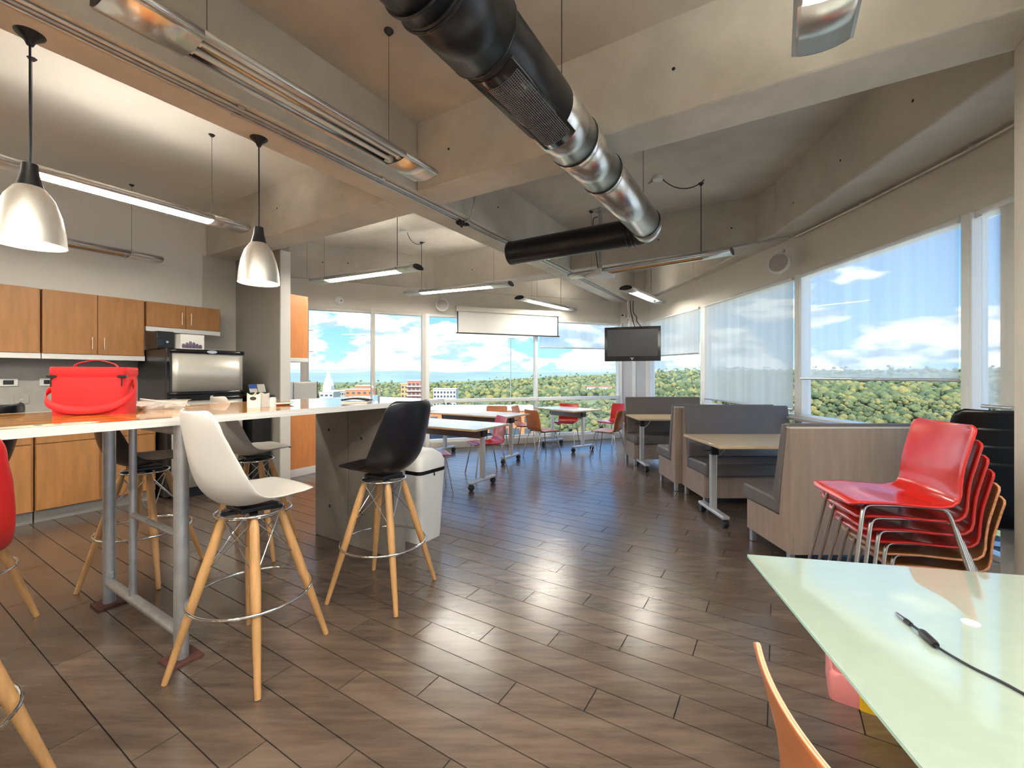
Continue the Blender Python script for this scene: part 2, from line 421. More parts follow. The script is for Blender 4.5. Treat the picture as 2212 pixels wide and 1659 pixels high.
for i in range(-40, 60):
    s_lo = 2.578 + i * PW
    t_off = 1.645 - 0.322 * i
    for j in range(-14, 14):
        t_c = t_off + (j + 0.5) * PL
        t_c = (t_off % PL) + (j + 0.5) * PL
        s_c = s_lo + PW / 2
        p = st(s_c, t_c)
        q = [st(s_c + a*PW/2, t_c + b*PL/2) for a in (-1, 1) for b in (-1, 1)]
        if not any(inside(v.x, v.y) for v in q + [p]): continue
        if t_c > 6.6 and s_c < 3.2: continue
        vis = any(v.y > 0.3 and abs(v.x / v.y) < 1.25 and v.y < 9.9 for v in q)
        edge = not all(inside(v.x, v.y) for v in q)
        cells.append((p.length, p, vis, edge))
cells.sort(key=lambda c: c[0])
n_ind = 0; far = MB(); first = True
for d, p, vis, edge in cells:
    onscreen = p.y > 0 and EYE * F_PX / max(p.y, 0.01) < 900 and abs(p.x / p.y) < 1.25
    if n_ind < 295 and onscreen and not edge:
        if first: o = plank_mesh; first = False
        else:
            o = plank_mesh.copy(); COL.objects.link(o)
        o.location = (p.x, p.y, random.uniform(-0.0006, 0.0)); o.rotation_euler = (0, 0, AR + R(90)); n_ind += 1
    else:
        M = Matrix.Translation((p.x, p.y, 0)) @ Matrix.Rotation(AR + R(90), 4, 'Z')
        far.box(-PL/2 + GAP/2, PL/2 - GAP/2, -PW/2 + GAP/2, PW/2 - GAP/2, -0.012, 0.0, M)
fo = far.build('distant_planks', plank_m2, floor); fo['kind'] = 'stuff'

# ================================================================== CEILING, BEAMS, WALLS
ceiling = MB().box(-9, 4.2, -4.5, 10.2, ZC, ZC + 0.3).build('ceiling', concrete)
ceiling['kind'] = 'structure'; ceiling['label'] = 'bare concrete slab ceiling with deep cross beams'
MB().stbox(-5.5, 2.82, 3.08, 6.62, ZC - 0.012, ZC + 0.01).build('ceiling_plaster', white_paint, ceiling)
def beam(m, mat_, bev=0.012, label=None):
    o = m.build('beam', mat_, ceiling, bevel=bev, smooth=35)
    if label: o['label'] = label
    return o
MAIN0, MAIN1, C10, C11, C20, C21 = 2.715, 3.10, 2.80, 3.15, 6.12, 6.50
beam(MB().stbox(-5.0, 9.55, MAIN0, MAIN1, ZB, ZC + 0.02), concrete_pale)
beam(MB().stbox(C10, C11, MAIN1, 6.7, ZB, ZC + 0.02), concrete_pale)
beam(MB().stbox(C10, C11, -1.5, MAIN0, ZB, ZC + 0.02), concrete_pale)
beam(MB().stbox(C20, C21, MAIN1, 5.7, ZB, ZC + 0.02), concrete)
beam(MB().stbox(C20, C21, -0.1, MAIN0, ZB, ZC + 0.02), concrete)
beam(MB().stbox(-0.9, -0.55, -3.0, MAIN0, ZB, ZC + 0.02), concrete_pale)
beam(MB().stbox(-0.9, -0.55, MAIN1, 6.7, ZB, ZC + 0.02), concrete_pale)
# edge beam along the window wall
inner = [(2.30, -0.5), (2.65, 2.28), (3.03, 4.96), (3.03, 7.2), (2.80, 9.1)]
outer = [(3.1, -0.5), (3.4, 2.28), (3.5, 4.96), (3.45, 7.2), (3.1, 9.4)]
for i in range(len(inner) - 1):
    EB = ZB + 0.007
    beam(MB().prism([(*inner[i], EB), (*inner[i+1], EB), (*outer[i+1], EB), (*outer[i], EB)], (0, 0, ZC - ZB + 0.02)), concrete, bev=0.02)
def faroff(p, q, d):
    v = Vector((q[0]-p[0], q[1]-p[1])).normalized(); n = Vector((v.y, -v.x))
    return n * d
for i in range(0, 4):
    p, q = FAC[i], FAC[i+1]; n = faroff(p, q, 0.035); n2 = faroff(p, q, -0.2)
    beam(MB().prism([(p[0]+n.x, p[1]+n.y, EB), (q[0]+n.x, q[1]+n.y, EB), (q[0]+n2.x, q[1]+n2.y, EB), (p[0]+n2.x, p[1]+n2.y, EB)], (0, 0, ZC - ZB + 0.02)), concrete, bev=0.008)

# form-tie holes in the concrete
hole_m = mat('tie_hole', (0.02, 0.017, 0.014), 0.9, var=0.3, scale=20)
def tie_hole(p, nrm, parent, r=0.011):
    n = Vector(nrm).normalized(); M = Matrix.Translation(Vector(p) + n * 0.002) @ n.to_track_quat('Z', 'Y').to_matrix().to_4x4()
    MB().lathe([(0.0005, 0.0), (r * 0.8, 0.0008), (r, 0.0)], 12, M).build('tie_hole', hole_m, parent, smooth=60)
for t in (0.55, 2.35): tie_hole(st(C10, t, 3.28), -AX, ceiling)
for t in (3.5, 4.9, 6.0): tie_hole(st(C10, t, 3.30), -AX, ceiling)
for t in (0.5, 1.4, 3.6, 4.6): tie_hole(st(C20, t, 3.25), -AX, ceiling)
for s in (4.1, 5.4): tie_hole(st(s, MAIN0, 3.3), -BX, ceiling)
for y, z in ((2.95, 3.26), (3.75, 3.25), (4.55, 3.2)):
    x = 2.65 + (y - 2.28) / 2.68 * 0.38; tie_hole((x, y, z), (-1, 0.14, 0), ceiling)
for k, z in ((0.12, 3.3), (0.32, 3.33)):
    p, q = FAC[1], FAC[2]; n = faroff(p, q, 0.035); tie_hole((p[0]+(q[0]-p[0])*k+n.x, p[1]+(q[1]-p[1])*k+n.y, z), (n.x, n.y, 0), ceiling)

# header walls over the windows
def header(name, idx, label):
    w = struct(name, label)
    for i in idx:
        p, q = FAC[i], FAC[i+1]; n = faroff(p, q, 0.0); n2 = faroff(p, q, -0.22)
        MB().prism([(p[0], p[1], ZH), (q[0], q[1], ZH), (q[0]+n2.x, q[1]+n2.y, ZH), (p[0]+n2.x, p[1]+n2.y, ZH)], (0, 0, ZC - ZH)).build('header', header_paint, w)
    return w
wall_far = header('wall_far', range(0, 5), 'painted header wall above the far windows')
wall_right = header('wall_right', range(5, 13), 'painted header wall above the right-hand windows')
# left wall of the kitchen, partition, and the walls behind the camera
wall_left = MB().stbox(-5.2, 3.20, 6.60, 6.80, 0, ZC).build('wall_left', white_paint); wall_left['kind'] = 'structure'
MB().stbox(-5.0, 2.80, 6.590, 6.601, 0.90, 1.60).build('backsplash', backsplash_m, wall_left)
MB().stbox(2.75, 3.19, 6.590, 6.601, 0, ZB).build('grey_strip', mat('warm_grey_paint', (0.62, 0.59, 0.53), 0.65, var=0.05, scale=1.3, coords='World'), wall_left)
wall_part = MB().stbox(3.17, 3.29, 5.475, 6.8, 0, ZC).build('wall_partition', grey_paint); wall_part['kind'] = 'structure'
MB().stbox(3.165, 3.295, 5.455, 5.476, 0.0, ZB).build('white_end_trim', mat('trim_white', (0.72, 0.69, 0.65), 0.5, var=0.03, scale=2), wall_part)
MB().stbox(3.29, 4.3, 7.9, 8.05, 0, ZC).build('wall_corner', white_paint)['kind'] = 'structure'
MB().box(-9, 2.4, -4.7, -4.5, 0, ZC).build('wall_rear', white_paint)['kind'] = 'structure'
MB().box(-9.1, -8.9, -4.5, 1.6, 0, ZC).build('wall_side', white_paint)['kind'] = 'structure'
# concrete column under the first cross beam
colm = MB().stbox(2.74, 3.16, -1.75, -1.0, 0, ZB + 0.02).build('concrete_column', concrete_pale, bevel=0.03, smooth=40, seg=3)
tag(colm, 'square pale concrete column at the right edge beside the chair stack', 'column', kind='structure')

# ================================================================== WINDOWS
def window(i_, p, q, label, lower=True, jamb=0.05, frame=alu_white, left_w=0.06, right_w=0.06, head_dark=False, outward=0.09):
    """p,q plan points seen from inside, left to right"""
    p = Vector((p[0], p[1], 0)); q = Vector((q[0], q[1], 0)); L = (q - p).length; d = (q - p).normalized()
    n = Vector((d.y, -d.x, 0))                           # towards the room
    w = struct('window_%d' % i_, label)
    w.location = p; w.rotation_euler = (0, 0, math.atan2(d.y, d.x))
    # local: x along, y = outwards (+y is left of d = outwards)
    o = outward
    MB().box(0, left_w, -0.02, o, 0.0, ZH).build('jamb', frame, w, bevel=0.006)
    MB().box(L - right_w, L, -0.02, o, 0.0, ZH).build('jamb', frame, w, bevel=0.006)
    MB().box(left_w, L - right_w, 0.0, o, ZH - 0.05, ZH).build('head_rail', frame, w, bevel=0.005)
    MB().box(left_w, L - right_w, -0.05, o, ZS - 0.07, ZS).build('sill_rail', frame, w, bevel=0.008)
    MB().box(left_w, L - right_w, -0.10, o, 0.0, 0.13).build('kerb', alu_tan, w, bevel=0.01)
    MB().box(left_w, L - right_w, 0.0, o, 0.13, 0.17).build('bottom_rail', frame, w, bevel=0.005)
    MB().box(left_w, L - right_w, 0.045, 0.051, ZS, ZH - 0.05).build('pane', win_glass, w)
    MB().box(left_w, L - right_w, 0.045, 0.051, 0.17, ZS - 0.07).build('pane', win_glass, w)
    return w
def lerp(p, q, k): return (p[0] + (q[0]-p[0])*k, p[1] + (q[1]-p[1])*k)
window(1, FAC[0], FAC[1], 'narrow far window behind the orange wall cabinet', right_w=0.10, frame=alu_tan)
mid01 = lerp(FAC[1], FAC[2], 0.53)
window(2, FAC[1], mid01, 'far window pane left, above the serving bar', left_w=0.03, right_w=0.035, frame=alu_tan)
window(3, mid01, FAC[2], 'far window pane with the red brick towers outside', left_w=0.035, right_w=0.07, frame=alu_tan)
window(4, FAC[2], FAC[3], 'far window behind the projection screen', left_w=0.07, right_w=0.03)
window(5, FAC[3], FAC[4], 'far window left of the television', left_w=0.03, right_w=0.06)
window(6, FAC[5], FAC[6], 'right wall window beside the television with half drawn blind', left_w=0.08, right_w=0.05)
window(7, FAC[6], FAC[7], 'right wall window with fully drawn blind', left_w=0.10, right_w=0.07)
window(8, FAC[7], FAC[8], 'large right wall window behind the booth tables', left_w=0.05, right_w=0.06, frame=alu_white)
window(9, FAC[8], FAC[9], 'slim window panel beside the right column', left_w=0.02, right_w=0.10)
for k in range(9, 13):
    window(k + 1, FAC[k], FAC[k+1], 'side window behind the camera')
# dark vertical blind channel between the second and the third right-hand window
p = Vector((*FAC[7], 0))
# corner column by the television
cc = struct('wall_corner_column', 'blue-grey clad corner column below the television')
cp, cq = Vector((*FAC[4], 0)), Vector((*FAC[5], 0)); cd = (cq - cp).normalized(); cn = Vector((cd.y, -cd.x, 0)); cl = (cq - cp).length
cc.location = cp; cc.rotation_euler = (0, 0, math.atan2(cd.y, cd.x))
MB().box(0.0, cl, 0.02, 0.3, 0, ZH).build('core', panel_blue, cc)
MB().box(-0.02, 0.06, -0.05, 0.05, 0, ZH).build('edge_post', alu_white, cc, bevel=0.006)
MB().box(cl*0.44, cl*0.56, -0.04, 0.05, 0, ZH).build('centre_post', alu_white, cc, bevel=0.006)
MB().box(cl - 0.06, cl + 0.02, -0.05, 0.05, 0, ZH).build('edge_post', alu_white, cc, bevel=0.006)
MB().box(0.06, cl*0.44, -0.01, 0.03, 0, ZH).build('panel', panel_blue, cc)
MB().box(cl*0.56, cl - 0.06, -0.01, 0.03, 0, ZH).build('panel', panel_blue, cc)
# wide window sill ledge behind the booths and the chair stack
for (i, a, b) in ((7, 0.0, 1.0), (8, 0.0, 1.0)):
    p, q = lerp(FAC[i], FAC[i+1], a), lerp(FAC[i], FAC[i+1], b)
    n = faroff(p, q, 0.17); n0 = faroff(p, q, 0.05)
    MB().prism([(p[0]+n0.x, p[1]+n0.y, ZS - 0.05), (q[0]+n0.x, q[1]+n0.y, ZS - 0.05), (q[0]+n.x, q[1]+n.y, ZS - 0.05), (p[0]+n.x, p[1]+n.y, ZS - 0.05)], (0, 0, 0.03)).build('trim_%d' % i, mat('sill_grey', (0.42, 0.40, 0.38), 0.35, var=0.05, scale=3), bevel=0.004)['kind'] = 'structure'

# roller blinds
def blind(p, q, a, b, z0, label, fabric=blind_fab, slant=0.0, off=0.03):
    P, Q = Vector((*p, 0)), Vector((*q, 0)); d = (Q - P).normalized(); L = (Q - P).length
    w = thing('roller_blind', label, 'blind', P + d * (a * L), math.atan2(d.y, d.x), 'roller blinds on the windows')
    wd = (b - a) * L
    rows = []
    for i in range(13):
        x = wd * i / 12
        rows.append([Vector((x, -off + 0.004 * math.sin(i * 1.7), zz)) for zz in (z0 + slant * i / 12, (z0 + ZH) / 2, ZH - 0.03)])
    MB().grid(rows).build('fabric', fabric, w, smooth=60)
    MB().tube([(0, -off, z0 + 0.0), (wd, -off, z0 + slant)], 0.013, 8).build('bottom_bar', alu, w, smooth=60)
    MB().tube([(0, -off, ZH - 0.03), (wd, -off, ZH - 0.03)], 0.022, 10).build('roller', white_pl, w, smooth=60)
    return w
blind(FAC[3], FAC[4], 0.03, 0.98, 1.96, 'sheer roller blind half down on far window left of television', blind_sheer)
blind(FAC[5], FAC[6], 0.05, 0.97, 1.78, 'streaked cream roller blind half down, right of the television', blind_fab, slant=-0.03)
blind(FAC[6], FAC[7], 0.05, 0.965, 1.00, 'cream roller blind pulled nearly to the sill above the booths', blind_fab, slant=-0.02)
blind(FAC[7], FAC[8], 0.03, 0.965, 1.345, 'large sheer roller blind showing clouds above the red chairs', blind_sheer)
blind(FAC[8], FAC[9], 0.35, 1.0, 1.17, 'narrow roller blind beside the right concrete column', blind_sheer)
blind(FAC[9], FAC[10], 0.03, 0.97, 1.10, 'sheer roller blind hidden past the right concrete column', blind_sheer)

# ================================================================== KITCHEN
def kthing(name, label, cat, s, t, z=0.0, group=None):
    return thing(name, label, cat, st(s, t, z), AR, group)
# local x = s direction, local y = t direction (into the wall)
def handle(parent, x, z0, z1, y):
    m = MB().tube([(x, y, z0), (x, y, z1)], 0.006, 8)
    m.tube([(x, y, z0 + 0.02), (x, y + 0.03, z0 + 0.02)], 0.004, 6).tube([(x, y, z1 - 0.02), (x, y + 0.03, z1 - 0.02)], 0.004, 6)
    return m.build('handle', mat('brass_satin', (0.72, 0.60, 0.44), 0.3, 0.9, var=0.05, scale=5), parent, smooth=60)
UF = 6.25
def wall_cab(s0, s1, z0, z1, ndoor, label, hz, strip=0.055):
    w = kthing('wall_cabinet', label, 'cabinet', s0, UF, 0, 'kitchen wall cabinets')
    L = s1 - s0
    MB().box(0.002, L - 0.002, 0.02, 0.345, z0, z1).build('body', cab_wood, w, bevel=0.002)
    dw = L / ndoor
    for k in range(ndoor):
        a, b = k*dw + 0.003, (k+1)*dw - 0.003
        if k == ndoor - 1: b -= 0.012
        d = MB().box(a, b, 0.0, 0.02, z0 + 0.002, z1 - 0.001).build('door', cab_wood, w, bevel=0.002)
        hx = (b - 0.045) if k % 2 == 0 else (a + 0.045)
        if ndoor == 1: hx = a + 0.05
        handle(d, hx, hz[0], hz[1], -0.03)
    MB().box(0.0, L, 0.01, 0.05, z0 - strip, z0).build('light_rail', white_pl, w, bevel=0.003)
    return w
wall_cab(-0.47, 0.348, 1.603, 2.247, 2, 'honey wood wall cabinet cut off at the left picture edge', (1.66, 1.79))
wall_cab(0.355, 1.193, 1.603, 2.247, 2, 'honey wood wall cabinet left of the handled pair', (1.66, 1.79))
wall_cab(1.20, 2.025, 1.603, 2.247, 2, 'honey wood wall cabinet with paired bar handles above the red bag', (1.66, 1.79))
wall_cab(2.035, 2.821, 1.955, 2.247, 2, 'short honey wood wall cabinet above the refrigerator', (2.00, 2.15))
BF = 5.87
for k, (s0, s1) in enumerate(((-0.55, 0.14), (0.15, 1.075), (1.085, 2.0))):
    w = kthing('base_cabinet', ['honey wood base cabinet cut off at the left edge', 'honey wood base cabinet behind the metal table frame, left', 'honey wood base cabinet beside the refrigerator'][k], 'cabinet', s0, BF, 0, 'kitchen base cabinets')
    L = s1 - s0
    MB().box(0, L, 0.02, 0.70, 0.11, 0.855).build('body', cab_wood, w, bevel=0.002)
    MB().box(0, L, 0.05, 0.07, 0.0, 0.11).build('toe_kick', mat('toe_kick_grey', (0.34, 0.33, 0.31), 0.4, 0.3, var=0.06, scale=4), w)
    nd = 2 if L > 0.7 else 1
    for j in range(nd):
        a, b = j*L/nd + 0.004, (j+1)*L/nd - 0.004
        MB().box(a, b - 0.012, 0, 0.02, 0.12, 0.735).build('door', cab_wood, w, bevel=0.002)
        MB().box(a, b - 0.012, 0, 0.02, 0.742, 0.85).build('drawer', cab_wood, w, bevel=0.002)
wt = MB().stbox(-0.6, 2.0, 5.84, 6.585, 0.857, 0.905).build('worktop', black_counter, bevel=0.004)
tag(wt, 'black stone kitchen worktop along the left wall', 'worktop')
# outlets on the backsplash
for k, (u_s, lab) in enumerate(((1.03, 'white wall outlet with dark switches, left of the red bag'), (1.31, 'white wall outlet half hidden behind the red bag'))):
    w = kthing('wall_outlet', lab, 'outlet', u_s, 6.588, 1.27, 'outlets on the backsplash')
    MB().box(-0.065, 0.065, -0.012, 0.0, 0, 0.08).build('cover_plate', white_pl, w, bevel=0.006)
    MB().box(-0.036, 0.036, -0.017, -0.011, 0.018, 0.062).build('switch', black_pl, w, bevel=0.003)
ws = kthing('wall_plate', 'small blank grey plate on the backsplash below the outlets', 'wall plate', 1.12, 6.588, 1.09)
MB().box(-0.05, 0.05, -0.008, 0, 0, 0.09).build('plate', backsplash_m, ws, bevel=0.003)
MB().box(-0.01, 0.01, -0.011, -0.008, 0.04, 0.05).build('screw_cover', alu, ws)

# refrigerator
fr = kthing('refrigerator', 'black refrigerator with stainless freezer door in the kitchen corner', 'refrigerator', 2.035, 5.66)
MB().box(0.0, 0.77, 0.07, 0.85, 0.03, 1.68).build('body', fridge_black, fr, bevel=0.012)
def bowed(x0, x1, z0, z1, bow=0.03):
    rows = []
    for i in range(13):
        x = x0 + (x1 - x0) * i / 12; y = -bow * math.cos((i/6 - 1) * math.pi / 2)
        rows.append([Vector((x, y, z0)), Vector((x, y, z1))])
    return MB().grid(rows)
d1 = bowed(0.03, 0.75, 1.20, 1.63).build('freezer_door', fridge_steel, fr, smooth=40, solid=0.05)
for k, (a, b) in enumerate(((1.63, 1.675), (1.155, 1.20))):
    bowed(0.005, 0.765, a, b, 0.036).build('door_trim', gloss_black, d1, smooth=40, solid=0.06)
MB().box(0.003, 0.032, -0.02, 0.06, 1.19, 1.64).build('door_edge', gloss_black, d1, bevel=0.006)
d2 = bowed(0.03, 0.75, 0.12, 1.10).build('fridge_door', fridge_steel, fr, smooth=40, solid=0.05)
bowed(0.005, 0.765, 1.10, 1.135, 0.036).build('door_trim', gloss_black, d2, smooth=40, solid=0.06)
MB().lathe([(0.001, 0.004), (0.03, 0.003), (0.033, 0)], 20, Matrix.Translation((0.4, -0.066, 1.652)) @ Matrix.Rotation(R(90), 4, 'X') @ Matrix.Diagonal((1.6, 0.6, 1, 1))).build('badge', alu, d1)
MB().box(0.06, 0.70, 0.05, 0.1, 0.0, 0.09).build('kick_grille', black_pl, fr)
# things on the refrigerator
bx = kthing('black_box', 'small black appliance on top of the refrigerator, left', 'box', 2.06, 5.9, 1.68)
MB().box(-0.05, 0.12, 0.0, 0.3, 0, 0.20).build('body', black_pl, bx, bevel=0.012)
MB().box(-0.045, 0.02, -0.006, 0.0, 0.03, 0.12).build('front_panel', gloss_black, bx, bevel=0.003)
MB().lathe([(0.001, 0.01), (0.012, 0.009), (0.014, 0)], 16, Matrix.Translation((0.05, 0, 0.08)) @ Matrix.Rotation(R(90), 4, 'X')).build('knob', alu, bx, smooth=50)
ck = kthing('cookware_box', 'white carton printed with dark pots standing on the refrigerator', 'box', 2.20, 5.80, 1.68)
MB().box(0.0, 0.24, 0.0, 0.16, 0, 0.175).build('carton', paper, ck, bevel=0.002)
pr = MB()
for k in range(6):
    x = 0.03 + k * 0.034; h = (0.05, 0.065, 0.08, 0.07, 0.055, 0.045)[k]
    pr.lathe([(0.016, 0.0), (0.018, h * 0.6), (0.010, h)], 12, Matrix.Translation((x, -0.0015, 0.015)) @ Matrix.Diagonal((1, 0.06, 1, 1)))
pr.build('pot_print', print_grey, ck, smooth=50)

# orange unit beyond the partition, in front of the far window
oc = kthing('orange_wall_cabinet', 'bright orange wood wall cabinet beside the far window', 'cabinet', 3.33, 5.60, 1.60)
MB().box(0.0, 0.31, 0.0, 0.32, 0.02, 0.88).build('body', orange_wood, oc, bevel=0.003)
MB().box(-0.002, 0.312, -0.002, 0.322, -0.035, 0.02).build('bottom_rail', white_pl, oc, bevel=0.003)
for z in (0.02, 0.32):
    MB().tube([(0.31, 0.02, z + 0.1), (0.40, 0.02, z + 0.1)], 0.006, 8).build('peg', mat('copper', (0.6, 0.3, 0.2), 0.35, 0.8, var=0.1, scale=5), oc, smooth=60)
ob = kthing('orange_base_cabinet', 'orange wood base cabinet with white plinth behind the concrete bar leg', 'cabinet', 3.31, 5.58)
MB().box(0.0, 1.0, 0.0, 0.5, 0.105, 1.0).build('body', orange_wood, ob, bevel=0.003)
MB().box(0.0, 1.0, -0.006, 0.5, 0.0, 0.105).build('plinth', white_pl, ob, bevel=0.003)
MB().box(0.495, 0.505, -0.003, 0.0, 0.11, 0.99).build('door_gap', wire_dark, ob)
mw = kthing('microwave', 'pale grey microwave standing on the orange base cabinet', 'microwave', 3.30, 5.62, 1.0)
MB().box(0.0, 0.50, 0.02, 0.38, 0.0, 0.29).build('body', mat('appliance_grey', (0.52, 0.50, 0.45), 0.35, 0.3, var=0.05, scale=3), mw, bevel=0.006)
MB().box(0.0, 0.13, 0.0, 0.022, 0.01, 0.28).build('control_panel', panel_blue, mw, bevel=0.004)
MB().box(0.145, 0.49, 0.0, 0.022, 0.01, 0.28).build('door', mat('appliance_grey', (0.5, 0.5, 0.45)), mw, bevel=0.004)
MB().box(0.5, 0.515, 0.02, 0.38, 0.0, 0.29).build('side_edge', black_pl, mw)
# leaflet stand by the partition
lf = kthing('leaflet_stand', 'small stand with blue and white leaflets beside the refrigerator', 'leaflet stand', 2.90, 5.62, 0.0)
MB().box(0.0, 0.22, 0.0, 0.3, 0.0, 1.13).build('pedestal', fridge_black, lf, bevel=0.01)
MB().box(0.0, 0.2, 0.05, 0.16, 1.13, 1.165, ).build('holder', green_print, lf, bevel=0.003)
M = Matrix.Translation((0.0, 0.06, 1.165)) @ Matrix.Rotation(R(-22), 4, 'X')
MB().box(0.0, 0.095, 0, 0.006, 0.0, 0.11, M).build('leaflet', [paper], lf)
MB().box(0.0, 0.095, -0.002, 0.0, 0.05, 0.11, M).build('leaflet_print', blue_print, lf)
MB().box(0.105, 0.2, 0, 0.006, 0.0, 0.11, M).build('leaflet', paper, lf)

# ================================================================== SERVING BAR
CS0, CS1, CT0, CT1, CZ0, CZ1 = -0.75, 2.84, 2.435, 3.475, 1.142, 1.178
bar = kthing('serving_bar', 'long orange wood bar counter on a galvanised frame and concrete leg', 'bar counter', CS0, CT0)
LX, LY = CS1 - CS0, CT1 - CT0
npk = 7
for k in range(npk):
    a = 0.012 + k * (LY - 0.024) / npk; b = a + (LY - 0.024) / npk - 0.003
    cuts = [0.012, LX * (0.30 + 0.13 * (k % 3)), LX - 0.012] if k % 2 else [0.012, LX * (0.62 - 0.1 * (k % 3)), LX - 0.012]
    for j in range(2):
        MB().box(cuts[j], cuts[j+1] - 0.002, a, b, CZ1 - 0.018, CZ1 + random.uniform(-0.0006, 0)).build('plank', counter_wood, bar, bevel=0.0015, seg=1)
MB().box(0.0, LX, 0.002, LY - 0.002, CZ0, CZ1 - 0.018).build('deck', counter_edge, bar)
e = MB().box(0, LX, 0.0, 0.012, CZ0, CZ1).box(0, LX, LY - 0.012, LY, CZ0, CZ1).box(0, 0.012, 0, LY, CZ0, CZ1).box(LX - 0.012, LX, 0, LY, CZ0, CZ1)
e.build('edge_band', counter_edge, bar)
# concrete leg: two cast panels with a joint and tie holes
for k, (a, b) in enumerate(((2.455 - CT0, 2.985 - CT0), (2.993 - CT0, 3.42 - CT0))):
    g = MB().box(2.29 - CS0, 2.41 - CS0, a, b, 0.0, CZ0).build('concrete_leg_panel', concrete_grey, bar, bevel=0.006)
for t, z in ((3.23, 0.92), (2.82, 0.88), (3.22, 0.28), (2.82, 0.28)):
    tie_hole((2.29 - CS0, t - CT0, z), (-1, 0, 0), bar, 0.013)
# galvanised tube frames
for fs in (0.94, -0.62):
    x = fs - CS0; y0, y1 = 2.47 - CT0, 3.44 - CT0
    for y in (y0, y1):
        MB().tube([(x, y, 0.012), (x, y, CZ0)], 0.031, 14).build('post', galv_leg, bar, smooth=60)
        MB().box(x - 0.07, x + 0.07, y - 0.07, y + 0.07, 0, 0.012).build('foot_plate', rust, bar, bevel=0.002)
        MB().box(x - 0.012, x + 0.012, y - 0.035, y + 0.035, 0.16, 0.20).build('weld_lug', galv_leg, bar, bevel=0.003)
    MB().tube([(x, y0, 0.13), (x, y1, 0.13)], 0.026, 12).build('bottom_bar', galv_leg, bar, smooth=60)
    MB().tube([(x, y0, CZ0 - 0.03), (x, y1, CZ0 - 0.03)], 0.026, 12).build('top_bar', galv_leg, bar, smooth=60)
    ym = (y0 + y1) / 2 + 0.12
    MB().tube([(x, ym, 0.13), (x, ym, CZ0)], 0.018, 12).build('middle_post', galv_leg, bar, smooth=60)
    MB().tube([(x, ym, 0.60), (x, y0, 0.60)], 0.016, 12).build('cross_bar', galv_leg, bar, smooth=60)
# power plate let into the top
pp = kthing('counter_plate', 'oval grey-green cover plate set in the bar top near its edge', 'cover plate', 0.50, 2.52, CZ1)
MB().lathe([(0.001, 0.002), (0.055, 0.002), (0.06, 0.0)], 32, Matrix.Diagonal((2.6, 0.8, 1, 1))).build('plate', mat('greygreen', (0.34, 0.36, 0.27), 0.4, var=0.2, scale=12), pp)
for k in (-1, 1):
    MB().lathe([(0.001, 0.0035), (0.012, 0.003), (0.013, 0.001)], 16, Matrix.Translation((k * 0.028, 0, 0))).build('socket', wire_dark, pp)

# ---- things on the bar
bg = thing('cooler_bag', 'bright red insulated lunch bag with carry strap on the bar', 'bag', st(0.79, 3.08, CZ1), AR - R(33))
def rbox(w, d, z0, z1, r, n=6, taper=0.0):
    """rounded-corner box as stacked loops"""
    def loop(z, k):
        pts = []
        for cx_, cy_, a0 in ((w-r, d-r, 0), (-w+r, d-r, 90), (-w+r, -d+r, 180), (w-r, -d+r, 270)):
            for i in range(n + 1):
                a = R(a0 + 90 * i / n); pts.append(Vector(((cx_ + r*math.cos(a)) * k, (cy_ + r*math.sin(a)) * k, z)))
        return pts
    m = MB(); zs = [z0, z0 + 0.006, z0 + (z1-z0)*0.5, z1 - 0.006, z1]; ks = [0.97, 1.0 - taper, 1.0 - taper*0.3, 1.0, 0.975]
    loops = [loop(z, k) for z, k in zip(zs, ks)]; L = len(loops[0])
    vs = [p for l in loops for p in l]
    fs = [(i*L+k, i*L+(k+1) % L, (i+1)*L+(k+1) % L, (i+1)*L+k) for i in range(len(zs)-1) for k in range(L)]
    fs += [tuple(range(L))[::-1], tuple(range((len(zs)-1)*L, len(zs)*L))]
    return m._add(vs, fs)
bw, bd = 0.148, 0.10
rbox(bw, bd, 0.0, 0.195, 0.03, taper=0.03).build('body', bag_red, bg, smooth=50)
lid = rbox(bw + 0.004, bd + 0.004, 0.20, 0.245, 0.03).build('lid', bag_red, bg, smooth=50)
rbox(bw + 0.001, bd + 0.001, 0.192, 0.203, 0.03).build('zip', bag_trim, bg, smooth=50)
for sx in (-1, 1):
    MB().box(min(sx*(bw - 0.03), sx*(bw + 0.006)), max(sx*(bw - 0.03), sx*(bw + 0.006)), -bd - 0.007, -bd + 0.02, 0.191, 0.204).build('zip_end', black_pl, bg, bevel=0.002)
    MB().tube([(sx*(bw - 0.012), -bd - 0.006, 0.19), (sx*(bw - 0.012), -bd - 0.008, 0.145)], 0.003, 6).build('zip_pull', black_pl, bg)
def strap(pts, half, nrm=None, axis=Vector((0, 1, 0))):
    rows = [[p - axis * half, p + axis * half] for p in pts]
    return MB().grid(rows)
strap(spline([(-0.09, 0, 0.243), (-0.07, 0, 0.265), (0, 0, 0.283), (0.07, 0, 0.265), (0.09, 0, 0.243)]), 0.012).build('top_handle', bag_trim, lid, solid=0.003, smooth=60)
sp = spline([(-bw - 0.004, 0.02, 0.15), (-bw - 0.03, -0.03, 0.12), (-bw - 0.012, -0.085, 0.07), (-0.09, -bd - 0.012, 0.035), (0.0, -bd - 0.014, 0.025), (0.09, -bd - 0.012, 0.04), (bw - 0.005, -0.10, 0.07), (bw + 0.022, -0.05, 0.11), (bw + 0.012, -0.02, 0.155), (bw + 0.002, 0.0, 0.165)])
strap(sp, 0.02, axis=Vector((0, 0.25, 0.97))).build('shoulder_strap', bag_trim, bg, solid=0.003, smooth=60)
for sx in (-1, 1):
    MB().ring((0, 0, 0), 0.012, 0.002, 16, 6, Matrix.Translation((sx*(bw + 0.004), 0.0, 0.155)) @ Matrix.Rotation(R(90), 4, 'Y')).build('strap_ring', steel_leg, bg, smooth=60)
